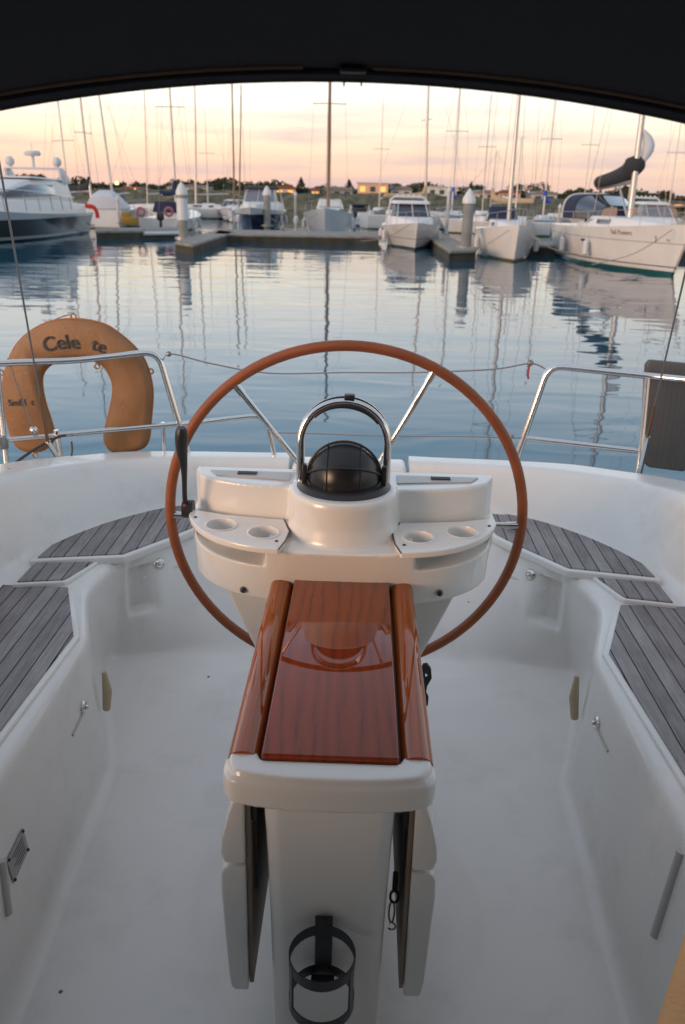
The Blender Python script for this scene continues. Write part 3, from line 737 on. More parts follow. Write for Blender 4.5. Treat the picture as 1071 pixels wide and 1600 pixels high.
# fit the arch to the photograph: left edge, crown, right edge
pl_, pc_, pr_ = P(0, 171, y=YC), P(530, 126, y=YC), P(1071, 191, y=YC)
A = np.array([[p.x**2, p.x, 1] for p in (pl_, pc_, pr_)]); co = np.linalg.solve(A, np.array([p.z for p in (pl_, pc_, pr_)]))
ze = lambda x: co[0]*x*x+co[1]*x+co[2] if abs(x) < 1.0 else co[0]+co[1]*math.copysign(1, x)+co[2]+(abs(x)-1)*(2*co[0]-.1)
xs = np.linspace(-1.35, 1.35, 61)
ys = [YC, YC-.03, YC-.10, .9, .6, .2, -.3, -.9, -1.5]
rise = [0, .004, .012, .03, .045, .05, .05, .04, .02]
v = []
for th in (0, .012):
    for y, r_ in zip(ys, rise):
        for x in xs: v.append((x, y, ze(x)+r_+th))
nx, ny = len(xs), len(ys); f = []
for k in range(2):
    for i in range(ny-1):
        for j in range(nx-1):
            a = k*nx*ny+i*nx+j; f.append((a, a+1, a+nx+1, a+nx))
q = nx*ny
for j in range(nx-1): f.append((j, j+1, q+j+1, q+j)); b = (ny-1)*nx; f.append((b+j, b+j+1, q+b+j+1, q+b+j))
for i in range(ny-1): a = i*nx; f.append((a, a+nx, q+a+nx, q+a)); a += nx-1; f.append((a, a+nx, q+a+nx, q+a))
canopy = MB().add(v, f).build('canopy', canv, yacht, smooth=True)
MB().tube([(x, YC, ze(x)+.006) for x in xs], .008, 8).build('hem', canv, canopy, smooth=True)
MB().tube([(x, YC-.07, ze(x)+.008) for x in xs if x < -.03], .0035, 6).tube([(x, YC-.07, ze(x)+.008) for x in xs if x > .03], .0035, 6).build('piping_seam', pipe_m, canopy, smooth=True)
MB().tube([(x, YC-.055, ze(x)+.004) for x in xs], .004, 6).build('zip_flap', canv, canopy, smooth=True)
for u in (538, 565):
    q = P(u, 127, y=YC-.004)
    MB().tube([q+Vector((0, 0, .01)), q+Vector((0, 0, -.006))], [.0018, .0012], 6).build('hem_toggle', darkm, canopy, smooth=True)
MB().box(P(552, 109, y=YC-.07), (.035, .02, .008)).build('zip_pull', darkm, canopy, bevel=.003)
# bow tube carrying the canopy sides
for s in (-1, 1):
    MB().tube([(s*1.32, .4, ze(1.32)+.03), (s*1.40, .5, 1.3), (s*1.42, .6, .90)], .0125, 10).build('canopy_frame', steel, canopy, smooth=True)

# ================================================================== loose things on the yacht
# horseshoe buoy
def hs_outline():
    outer = [(178, 706), (215, 703), (232, 690), (237, 650), (239, 608), (230, 570), (214, 545), (186, 520), (160, 505), (120, 498), (80, 502), (50, 516), (28, 536), (14, 562), (5, 595), (5, 625), (13, 665), (24, 694), (42, 705), (66, 704), (82, 692), (86, 678), (80, 655), (72, 630), (67, 605), (68, 585), (80, 570), (105, 561), (135, 561), (160, 570), (173, 590), (177, 610), (172, 640), (165, 668), (164, 690)]
    return outer
YB = 3.53
hp = curve_pts([P(u, v, y=YB) for u, v in hs_outline()], 4, True)
nh = len(hp)
hv = []; 
cen = sum(hp, Vector())/nh
# inflate: inset rings toward the stroke's mid-line, with growing thickness
def inset(poly, d):
    n = len(poly); o = []
    q = [(p.x, p.z) for p in poly]
    r = offset(q, -d)
    return [Vector((a, poly[i].y, b)) for i, (a, b) in enumerate(r)]
rings = [(0, 0), (.004, .016), (.014, .030), (.030, .038)]
layers = []
for d, t in [(x, -y) for x, y in rings[::-1]]+[(x, y) for x, y in rings[1:]]:
    layers.append([p+Vector((0, t, 0)) for p in (inset(hp, d) if d else hp)])
bv = [p for l in layers for p in l]; nlay = len(layers)
bf = [(k*nh+i, k*nh+(i+1) % nh, (k+1)*nh+(i+1) % nh, (k+1)*nh+i) for k in range(nlay-1) for i in range(nh)]+[tuple(range(nh)), tuple(range((nlay-1)*nh, nlay*nh))]
orange = mat('faded_orange_cover', (.30, .145, .058), .55, bump=.25, bscale=60, var=.16, vscale=7)
buoy = MB().add(bv, bf).build('horseshoe_buoy', orange, None, smooth=True, ang=70)
tag(buoy, 'faded orange horseshoe lifebuoy hanging outside the port stern rail', 'lifebuoy')
MB().tube(hp, .0045, 6, closed=True).build('piped_edge', mat('bright_orange_piping', (.45, .15, .03), .6), buoy, smooth=True)
lt_m = mat('worn_black_paint', (.045, .045, .052), .7, var=.5, vscale=60)
def put_text(body, size, uv, uv2, y, parent, name='painted_name', arc=0, sx=1, m=lt_m, dep=.0008):
    me = text_mesh(body, size, dep, sx)
    a, b = P(*uv, y=y), P(*uv2, y=y); mid = (a+b)/2; ex = (b-a).normalized(); ez = Vector((0, 0, 1)); ez = (ez-ex*ez.dot(ex)).normalized(); ey = ex.cross(ez)
    for v in me.vertices:
        x, z, d = v.co.x, v.co.y, v.co.z
        zz = z-arc*x*x; v.co = mid+ex*x+ez*zz+ey*(-d)
    return link(name, me, m, parent)
put_text('Cele', .086, (62, 539), (128, 533), YB-.042, buoy, arc=1.1, dep=.0012)
put_text('te', .078, (140, 536), (170, 546), YB-.042, buoy, arc=0, dep=.0012)
put_text('SmBl  t', .040, (10, 630), (56, 629), YB-.040, buoy, 'stencilled_mark')
for (u, v) in ((115, 494), (236, 580), (193, 709), (55, 710), (2, 582), (152, 572)):
    c0 = P(u, v, y=YB)
    MB().tube([c0+Vector((.011*math.cos(t), 0, .011*math.sin(t))) for t in np.linspace(0, 2*math.pi, 15)[:-1]], .004, 6, closed=True).build('eyelet', mat('brass_eyelet', (.42, .27, .15), .35, .8), buoy, smooth=True)
MB().tube(curve_pts([P(85, 500, y=YB), P(100, 494, y=YB), P(116, 490, y=YB)], 5), .003, 6).build('hanging_cord', mat('tan_cord', (.25, .2, .14), .8), buoy, smooth=True)

# grey panel lashed to the starboard rail
gp = [(1019, 564), (1100, 570), (1078, 600), (1071, 738), (1062, 737), (1010, 730), (1003, 722), (1012, 570)]
gp = [P(u, v, y=3.42) for u, v in ((1018, 564), (1082, 570), (1090, 580), (1078, 728), (1070, 738), (1014, 731), (1005, 722), (1012, 572))]
pan = MB().add(gp+[p+Vector((0, .05, 0)) for p in gp], [tuple(range(8)), tuple(range(8, 16))]+[(i, (i+1) % 8, 8+(i+1) % 8, 8+i) for i in range(8)]).build('outboard_bracket_board', wood_mat('grey_weathered_board', (.115, .105, .10), (.075, .069, .066), 0, (6, 1, .6), .7), None, bevel=.010, bseg=3)
tag(pan, 'grey weathered board standing upright behind the starboard stern rail', 'board')
MB().tube([P(1009, 580, y=3.44), P(1004, 680, y=3.44)], .008, 8).build('orange_edge', mat('rust_orange_edge', (.42, .14, .06), .6), pan, smooth=True)

# orange cushion at the near starboard corner
cp = [P(u, v, z=.62) for u, v in ((1040, 1540), (1110, 1370), (1300, 1500), (1200, 1750))]
cu = MB(); 
p1, p2 = P(1074, 1440, z=.60), P(1010, 1640, z=.60)
dr = (p1-p2).normalized(); nr_ = Vector((dr.y, -dr.x, 0))
a, b = p1+dr*.5, p2-dr*.25
cu.prism([tuple(a)[:2], tuple(b)[:2], tuple(b+nr_*.45)[:2], tuple(a+nr_*.45)[:2]], .50, .60)
cush = cu.build('seat_cushion', mat('apricot_canvas', (.85, .42, .17), .7, bump=.3, bscale=120, var=.06), None, bevel=.042, bseg=5)
tag(cush, 'blurred apricot orange cushion at the near starboard corner', 'cushion')
#@@MARINA
# ================================================================== WATER, LAND
wm = bpy.data.materials.new('harbour_water'); wm.use_nodes = True
n_, l_ = nodes(wm); p = n_['Principled BSDF']
p.inputs['Base Color'].default_value = (.012, .078, .128, 1); p.inputs['Roughness'].default_value = .02; p.inputs['IOR'].default_value = 1.34
t = n_.new('ShaderNodeTexCoord')
def noise(sc, scale, det, rot=0):
    m_ = n_.new('ShaderNodeMapping'); m_.inputs['Scale'].default_value = sc; m_.inputs['Rotation'].default_value = (0, 0, rot); l_.new(t.outputs['Object'], m_.inputs[0])
    k = n_.new('ShaderNodeTexNoise'); k.inputs['Scale'].default_value = scale; k.inputs['Detail'].default_value = det; k.inputs['Distortion'].default_value = .6; l_.new(m_.outputs[0], k.inputs['Vector']); return k.outputs['Fac']
def mth(op, a, b):
    k = n_.new('ShaderNodeMath'); k.operation = op
    for i, q in enumerate((a, b)):
        if isinstance(q, (int, float)): k.inputs[i].default_value = q
        else: l_.new(q, k.inputs[i])
    return k.outputs[0]
h = mth('MULTIPLY', noise((.6, 1.2, 1), 1.2, 1, R(14)), 1.0)
h = mth('ADD', h, mth('MULTIPLY', noise((.30, .9, 1), .55, 0, R(-22)), 2.0))
b = n_.new('ShaderNodeBump'); b.inputs['Strength'].default_value = 1; b.inputs['Distance'].default_value = .0100
l_.new(h, b.inputs['Height']); l_.new(b.outputs[0], p.inputs['Normal'])
tag(MB().add([(-700, -300, WL), (700, -300, WL), (700, 140, WL), (-700, 140, WL)], [(0, 1, 2, 3)]).build('water', wm), kind='structure')

# far bank: scrubby rock slope, then flat land
bankm = mat('scrub_bank', (.105, .105, .068), .95, var=.55, vscale=.9)
rn = random.Random(3)
nx, ny = 260, 16; v = []
for j in range(ny):
    for i in range(nx):
        x = -190+380*i/(nx-1); y = 112+12*j/(ny-1)+x*.06
        q = j/(ny-1); z = -1.0+2.7*min(1, q*1.5)**.7
        s = .28*math.sin(min(1, q*1.4)*math.pi*.5)
        v.append((x+rn.uniform(-.5, .5), y+rn.uniform(-.4, .4), z+rn.uniform(-s, s)*1.6+.15*math.sin(x*.21)))
f = [(j*nx+i, j*nx+i+1, (j+1)*nx+i+1, (j+1)*nx+i) for j in range(ny-1) for i in range(nx-1)]
tag(MB().add(v, f).build('bank', bankm), kind='structure')
tag(MB().add([(-900, 124, 1.35), (900, 124, 1.35), (1500, 2400, 1.35), (-1500, 2400, 1.35)], [(0, 1, 2, 3)]).build('ground', mat('shore_grass', (.10, .10, .05), .95, var=.4, vscale=.2)), kind='structure')

leafm = [mat('foliage_dark', (.035, .045, .020), .9, var=.4, vscale=1.2), mat('foliage_mid', (.070, .078, .034), .9, var=.4, vscale=1.2)]
trunkm = mat('bark', (.10, .08, .06), .9)
def clump(mb, c, r, n, leaf, rng, sq=.8):
    for _ in range(n):
        while True:
            d = Vector((rng.uniform(-1, 1), rng.uniform(-1, 1), rng.uniform(-1, 1)))
            if .1 < d.length < 1: break
        d = d*(d.length**-.4)*.85
        q = Vector(c)+Vector((d.x*r, d.y*r, d.z*r*sq)); a = Vector((rng.gauss(0, 1), rng.gauss(0, 1), rng.gauss(0, 1))).normalized()*leaf
        b_ = a.cross(Vector((rng.gauss(0, 1), rng.gauss(0, 1), rng.gauss(0, 1)))).normalized()*leaf*.8
        mb.add([q-a, q+b_, q+a, q-b_*.7], [(0, 1, 2, 3)])
# the distant wood reads as one mass
tm = MB(); rn = random.Random(11)
for i in range(500):
    y = rn.uniform(150, 215); u = rn.uniform(-60, 1130)
    hh = .55+.45*math.sin(u*.021+1)+.35*math.sin(u*.083)+rn.uniform(-.3, .5)
    x = (u-535)/1370*y*1.02
    top = 2.35+max(0, hh)*1.25*(y/180)
    r = rn.uniform(.8, 1.7); c = (x, y, top-r*.6)
    clump(tm, c, r, 46, .30, rn, .9)
    clump(tm, (x+rn.uniform(-1, 1), y-1, 2.0), 1.4, 26, .35, rn, .7)
tag(tm.build('distant_wood', leafm[0]), 'low dark wood along the far shore', 'wood', kind='stuff')
def tree(u, vtop, y, kind, w, label):
    top = P(u, vtop, y=y); rng = random.Random(int(u)); g = 1.35
    root = thing('conifer_tree' if kind == 'fir' else 'broadleaf_tree', label, 'tree', (top.x, y, g), 0, 'trees rising above the far shore')
    h = top.z-g
    MB().tube([(0, 0, 0), (.05, 0, h*.5), (.0, 0, h*.9)], [.22, .15, .04], 7).tube([(0, 0, h*.45), (w*.35, 0, h*.7)], [.09, .03], 5).tube([(0, 0, h*.5), (-w*.35, .2, h*.75)], [.08, .03], 5).build('trunk', trunkm, root, smooth=True)
    c = MB()
    if kind == 'fir':
        for k in range(9):
            q = k/8; clump(c, (rng.uniform(-.1, .1), 0, h*(.38+.6*q)), w*.5*(1-q)+.12, 60, .16, rng, .35)
    else:
        for k in range(9):
            a = rng.uniform(0, 6.28); rr = rng.uniform(.1, .9)*w*.45
            clump(c, (rr*math.cos(a), rr*math.sin(a), h*rng.uniform(.58, .86)), w*rng.uniform(.16, .28), 70, .17, rng, .7)
    c.build('crown', leafm[0 if kind == 'fir' else 1], root)
for u, vt, y, kd, w, lb in [(471, 277, 190, 'fir', 3.0, 'pointed dark conifer on the far shore left of the brown central mast'),
        (546, 280, 195, 'fir', 3.0, 'dark conifer just right of the brown central mast'),
        (575, 288, 188, 'round', 4.6, 'round bushy tree left of the sunlit orange house'),
        (618, 286, 200, 'round', 4.0, 'low round tree right behind the sunlit orange house'),
        (737, 284, 190, 'fir', 2.6, 'slim conifer just right of the thick pointed pile'),
        (752, 288, 190, 'round', 3.0, 'small round tree behind the white sloop bow and the pointed pile'),
        (812, 287, 185, 'round', 5.4, 'broad spreading tree between the two right hand masts'),
        (845, 285, 188, 'round', 5.8, 'wide crowned tree behind the small light blue yacht'),
        (893, 296, 190, 'fir', 2.4, 'narrow conifer left of the dark boom cover'),
        (1012, 303, 185, 'round', 5.0, 'rounded tree behind the big white yacht mast'),
        (1046, 300, 190, 'fir', 3.0, 'conifer near the right edge of the far shore'),
        (398, 291, 190, 'round', 4.5, 'low round tree above the navy hulled cruiser'),
        (235, 289, 190, 'round', 5.0, 'round tree left of the white topped pile')]:
    tree(u, vt, y, kd, w, lb)

# houses on the shore
def house(u0, u1, vt, y, wallc, roofc, label, lit=0, storeys=1, flat=False):
    y = y*.8; a, b_ = P(u0, vt, y=y), P(u1, vt, y=y); w = b_.x-a.x; top = (a.z+b_.z)/2; g = 1.35; h = top-g
    root = thing('shore_house', label, 'house', ((a.x+b_.x)/2, y, g), rn.uniform(-.15, .15), 'houses on the far shore')
    hw = h if flat else h*.72
    wall = MB().box((0, 0, hw/2), (w, 6, hw)).build('wall', mat('house_wall_'+wallc[0], wallc[1], .8, var=.1, vscale=1), root)
    if flat: MB().box((0, 0, h+.06), (w+.3, 6.3, .18)).build('roof', mat('roof_'+roofc[0], roofc[1], .8), root)
    else: MB().prism([(-w/2-.3, hw), (w/2+.3, hw), (w/2*.6, h), (-w/2*.6, h)], -3.3, 3.3, axis='y').build('roof', mat('roof_'+roofc[0], roofc[1], .8), root)
    n = max(2, int(w/1.4))
    for k in range(n):
        x = -w/2+w*(k+.5)/n
        m_ = mat('lit_window', (.5, .3, .1), .3, emit=(1, .45, .12, .7)) if (lit and k % lit == 0) else mat('dark_window', (.05, .06, .08), .15)
        MB().box((x, -3.02, hw*.62), (w/n*.5, .06, hw*.34)).build('window', m_, wall)
WH = ('white', (.62, .60, .58)); CR = ('cream', (.62, .50, .38)); GY = ('grey', (.35, .36, .38)); PK_SUNLIT = ('peach', (.72, .44, .28))  # peach walls carry the orange sunlight painted into their colour
RD = ('red', (.22, .08, .05)); RG = ('grey', (.20, .20, .21)); RW = ('pale', (.48, .47, .47))
for a in [(560, 607, 287, 180, PK_SUNLIT, RW, 'peach tinted white flat roofed house with sunset light painted on its walls and glowing windows', 2, 2, True),
          (608, 641, 291, 182, WH, RG, 'white house with grey roof between the peach house and the cruiser', 0, 1, False),
          (505, 552, 292, 186, GY, RG, 'grey low house right of the brown mast', 0, 1, False),
          (668, 712, 293, 182, WH, RW, 'long pale house behind the tan sail', 0, 1, True),
          (742, 765, 297, 178, CR, RG, 'small cream house just right of the pointed pile', 0, 1, False),
          (778, 812, 297, 178, PK_SUNLIT, RD, 'peach tinted house with red roof and sunset light painted on its walls behind the white sloop mast', 0, 1, False),
          (828, 866, 299, 178, WH, RG, 'white bungalow behind the small blue sailed yacht', 0, 1, False),
          (428, 460, 290, 184, CR, RD, 'cream house with red roof and two glowing orange windows', 1, 1, False),
          (488, 500, 294, 180, CR, RD, 'tiny red roofed house with one glowing window left of the mast', 1, 1, False),
          (268, 330, 289, 186, WH, RG, 'long white house behind the white topped pile', 0, 1, False),
          (196, 226, 292, 182, GY, RD, 'grey house with red roof at the left of the far shore', 0, 1, False),
          (1040, 1085, 318, 150, CR, RD, 'cream shed with glowing window at the right edge', 2, 1, False),
          (905, 935, 306, 175, CR, RG, 'small cream house under the dark boom cover', 0, 1, False)]:
    house(*a)
def lamp(u, v, y, col, e, label):
    q = P(u, v, y=y); g = 1.35 if y > 125 else WL
    r_ = thing('shore_lamp', label, 'lamp', (q.x, y, g), 0, 'lamps along the far shore')
    MB().tube([(0, 0, 0), (0, 0, q.z-g)], .05, 6).build('lamp_post', trunkm, r_)
    MB().ball((0, 0, q.z-g), .26*y/150, 10).build('lamp_globe', mat('glow_'+label[:6], (.8, .5, .2), .5, emit=(*col, e)), r_, smooth=True)
lamp(197, 298, 140, (.9, 1, .45), 5, 'yellow green shore lamp glowing behind the blue boat cover')
lamp(211, 297, 142, (1, .3, .08), 4, 'orange red shore lamp right of the yellow green one')
lamp(183, 286, 150, (1, .6, .15), 4, 'amber shore lamp high above the white covered boat')
lamp(841, 317, 128, (1, .42, .05), 5, 'amber lamp glowing behind the small light blue yacht')

# ================================================================== PONTOONS, PILES
plank = mat('pontoon_deck', (.25, .235, .21), .85, var=.25, vscale=2.2)
fend = mat('pontoon_side', (.055, .052, .038), .9, var=.4, vscale=1.5)
whitem = mat('white_paint', (.62, .64, .66), .45, var=.06, vscale=2)
def pontoon(quad, label, rub=None, top=-.36):
    """quad: four water-level pixels, anticlockwise from near left"""
    q = [W(*k) for k in quad]; c = sum(q, Vector())/4
    root = thing('pontoon', label, 'pontoon', (c.x, c.y, WL), 0, 'floating walkways of the marina')
    l = [(k.x-c.x, k.y-c.y) for k in q]
    MB().prism(l, top-.12-WL, top-WL).build('deck', plank, root, bevel=.02, bseg=1)
    ins = [(a*.985, b_*.985) for a, b_ in l]
    MB().prism(ins, -.35, top-.12-WL).build('float', fend, root)
    if rub:
        a, b_ = Vector((*l[0], 0)), Vector((*l[1], 0)); s_, e_ = a.lerp(b_, rub[0]), a.lerp(b_, rub[1]); o = Vector((0, -.06, top-.16-WL))
        MB().tube([s_+o, e_+o], .11, 8).build('white_fender_strip', whitem, root, smooth=True)
    for k in range(3):
        p0 = Vector((*l[0], 0)).lerp(Vector((*l[1], 0)), .2+.3*k)
        MB().tube([p0+Vector((-.12, .25, top-WL+.07)), p0+Vector((.12, .25, top-WL+.07))], .03, 6).box(p0+Vector((0, .25, top-WL+.03)), (.06, .05, .07)).build('mooring_cleat', mat('galvanised', (.35, .36, .37), .5, .7), root)
pontoon([(335, 378), (594, 383), (594, 374), (345, 370)], 'long grey pontoon across the middle of the basin')
pontoon([(274, 394), (302, 399), (366, 375), (338, 371)], 'pontoon finger running out to the white sleeved pile')
pontoon([(150, 374), (292, 372), (292, 366), (150, 368)], 'left walkway with a white fender strip behind the white sleeved pile', (.52, 1.0))
pontoon([(702, 409), (744, 407), (694, 377), (664, 380)], 'short finger with the thick pointed pile beside the cream cruiser')
pontoon([(745, 395), (1120, 407), (1120, 399), (745, 388)], 'dark right hand pontoon behind the white sloops')
def pile(u, vt, vb, wpx, label, sleeve=False, colr=(.27, .27, .24)):
    b_ = W(u, vb); y = b_.y; top = P(u, vt, y=y).z; r = wpx/2/1370*y
    root = thing('mooring_pile', label, 'pile', (b_.x, y, WL), 0, 'mooring piles of the marina')
    h = top-WL; ch = r*2.6
    MB().lathe([(.001, -1), (r, -1), (r, h-ch*.9), (.001, h-ch*.9)], n=18).build('shaft', mat('pile_%02d' % int(colr[0]*100), colr, .8, var=.2, vscale=1.5), root, smooth=True)
    MB().lathe([(.001, h-ch), (r*1.22, h-ch), (r*1.22, h-ch*.72), (r*.6, h-ch*.25), (.02, h), (.001, h)], n=18).build('cone_cap', whitem, root, smooth=True, ang=35)
    if sleeve: MB().lathe([(r*1.01, h*.42), (r*1.18, h*.42), (r*1.18, h-ch*1.25), (r*1.01, h-ch*1.25)], n=18).build('white_sleeve', whitem, root, smooth=True, ang=35)
    MB().lathe([(r*1.02, .35), (r*1.9, .35), (r*1.9, .47), (r*1.02, .47)], n=18).build('guide_collar', mat('galvanised', (.35, .36, .37), .5, .7), root, smooth=True, ang=35)
pile(288, 284, 386, 15, 'thick pile with white sleeve and cone cap at the finger end', True)
pile(418, 290, 362, 11, 'grey pile with white cone in front of the navy cruiser', False)
pile(727, 294, 402, 17, 'thick grey pile with pointed white cap beside the cream cruiser', False, (.22, .23, .235))
pile(462, 299, 352, 4.5, 'thin white capped pile left of the grey motorsailer', False, (.4, .37, .34))
pile(187, 306, 358, 4.5, 'thin white pile beside the yellow dock box', False, (.55, .53, .5))
pile(697, 292, 378, 5, 'thin white pile right of the cream cruiser', False, (.55, .53, .5))
pile(870, 318, 372, 4.5, 'slim pale pile left of the big white yacht stern', False, (.5, .44, .38))
for u, vt, vb, lb in ((373, 335, 361, 'small white bollard in front of the navy hull'), (463, 337, 363, 'small white bollard beside the grey motorsailer bow')):
    b_ = W(u, vb); q = P(u, vt, y=b_.y); h = q.z-WL
    r_ = thing('dock_bollard', lb, 'bollard', (b_.x, b_.y, WL), 0, 'white bollards on the pontoon')
    MB().lathe([(.001, 0), (.10, 0), (.10, h*.6), (.001, h*.6)], n=12).build('post', whitem, r_, smooth=True, ang=35)
    MB().lathe([(.001, h*.55), (.17, h*.55), (.19, h*.7), (.17, h*.9), (.05, h), (.001, h)], n=12).build('head', whitem, r_, smooth=True)
q = W(205, 362)
yb = thing('dock_box', 'yellow dock box on the left walkway beside the thin white pile', 'box', (q.x, q.y, -.36))
MB().box((0, 0, .25), (1.0, .6, .5)).build('bin', mat('yellow_plastic', (.36, .21, .03), .5), yb, bevel=.04)
MB().box((-.25, 0, .62), (.5, .5, .35)).build('lid', mat('yellow_plastic', (.36, .21, .03), .5), yb, bevel=.04)

# ================================================================== BOATS
def hullmb(L, B, fb, fs, stern=.75, rake=.07, flare=.86, n=22, plumb=False, keelw=.55):
    v = []; rows = []
    for i in range(n):
        t = i/(n-1); t = 1-(1-t)**1.25
        if t < .42: b_ = B/2*(stern+(1-stern)*math.sin(t/.42*math.pi/2))
        else: b_ = B/2*max(0, 1-((t-.42)/.58)**2.3)
        z = fs+(fb-fs)*t**1.5-.10*math.sin(math.pi*t)
        row = []
        for q, wf, zz in ((0, .0, -.45), (.1, keelw, -.40), (.3, flare*.93, 0), (.5, flare, z*.3), (.7, .5+flare/2, z*.68), (1, 1, z)):
            k = max(0, zz/z) if z else 0
            yy = t*L*(1-rake*(1-k)) if t > .5 else t*L*(1-rake*(1-k)*(t/.5))
            wb = b_*(wf if t < .5 else wf-(1-wf)*((t-.5)/.5)**1.5*.9)
            row.append((max(wb, .02), yy, zz))
        rows.append(row)
    m_ = MB(); k = 6
    for row in rows:
        for x, y, z in row: m_.v.append((x, y, z))
        for x, y, z in row[::-1]: m_.v.append((-x, y, z))
    w = 2*k
    for i in range(n-1):
        for j in range(w): m_.f.append((i*w+j, i*w+(j+1) % w, (i+1)*w+(j+1) % w, (i+1)*w+j))
    m_.f += [tuple(range(w)), tuple(range((n-1)*w, n*w))]
    return m_
def loft(secs, name, m, parent, bevel=.04, flat=False):
    """secs: (y, half width bottom, half width top, z bottom, z top)"""
    m_ = MB()
    for y, wb, wt, zb, zt in secs: m_.v += [(-wb, y, zb), (wb, y, zb), (wt, y, zt), (-wt, y, zt)]
    n = len(secs)
    for i in range(n-1):
        for j in range(4): m_.f.append((i*4+j, i*4+(j+1) % 4, (i+1)*4+(j+1) % 4, (i+1)*4+j))
    m_.f += [(0, 1, 2, 3), tuple(range((n-1)*4, n*4))]
    return m_.build(name, m, parent, bevel=bevel, bseg=2)
deckm = mat('boat_deck', (.66, .66, .66), .5, coat=.1)
glassm = mat('tinted_glass', (.03, .045, .075), .08, coat=.5)
alum = mat('mast_alloy', (.50, .48, .46), .35, .6)
def place(anchor, rz, L, name, label, cat, group, rk=.08):
    kind, u, v = anchor; w = W(u, v); d = Vector((-math.sin(rz), math.cos(rz), 0))
    o = w-d*L*(1-rk) if kind == 'bow' else (w if kind == 'stern' else w-d*(L*kind if isinstance(kind, float) else 0))
    return thing(name, label, cat, (o.x, o.y, WL), rz, group)
railm = mat('dull_rail', (.36, .35, .34), .5, .3)
def rails(root, L, B, fb, fs, m=railm, r=.014, h=.6, y0=.08, y1=.97, n=7, name='guard_rail'):
    def edge(t):
        b_ = B/2*(.78+.22*math.sin(min(1, t/.42)*math.pi/2)) if t < .42 else B/2*max(0, 1-((t-.42)/.58)**2.3)
        return b_*.95, t*L, fs+(fb-fs)*t**1.5-.10*math.sin(math.pi*t)
    for s in (-1, 1):
        rl = MB(); top = []
        for k in range(n):
            t = y0+(y1-y0)*k/(n-1); x, y, z = edge(t); top.append((s*x, y, z+h))
        o = MB().tube(curve_pts(top, 3), r, 5).build(name, m, root)
        for k in range(0, n):
            x, y, z = top[k]; MB().tube([(x, y, z-h-.02), (x, y, z)], r*.9, 5).build('stanchion', m, o)
fendm = mat('fender_white', (.60, .61, .62), .5); mlm = mat('mooring_rope', (.30, .28, .24), .9)
def fenders(root, L, B, z):
    for s in (-1, 1):
        for t in (.32, .55):
            x = s*(B*.5*(1 if t < .5 else .93)+.05); zz = z*.45
            MB().tube([(x, L*t, zz+.36), (x, L*t, zz+.28), (x, L*t, zz-.22), (x, L*t, zz-.30)], [.03, .12, .12, .03], 10).tube([(x, L*t, zz+.3), (x-s*.05, L*t, z+.05)], .012, 5).build('fender', fendm, root, smooth=True)
        MB().tube(curve_pts([(s*B*.12, L*.95, z+.15), (s*B*.5, L*.99, z*.55), (s*B*.9, L*1.0, .42)], 5), .018, 5).build('mooring_line', mlm, root)
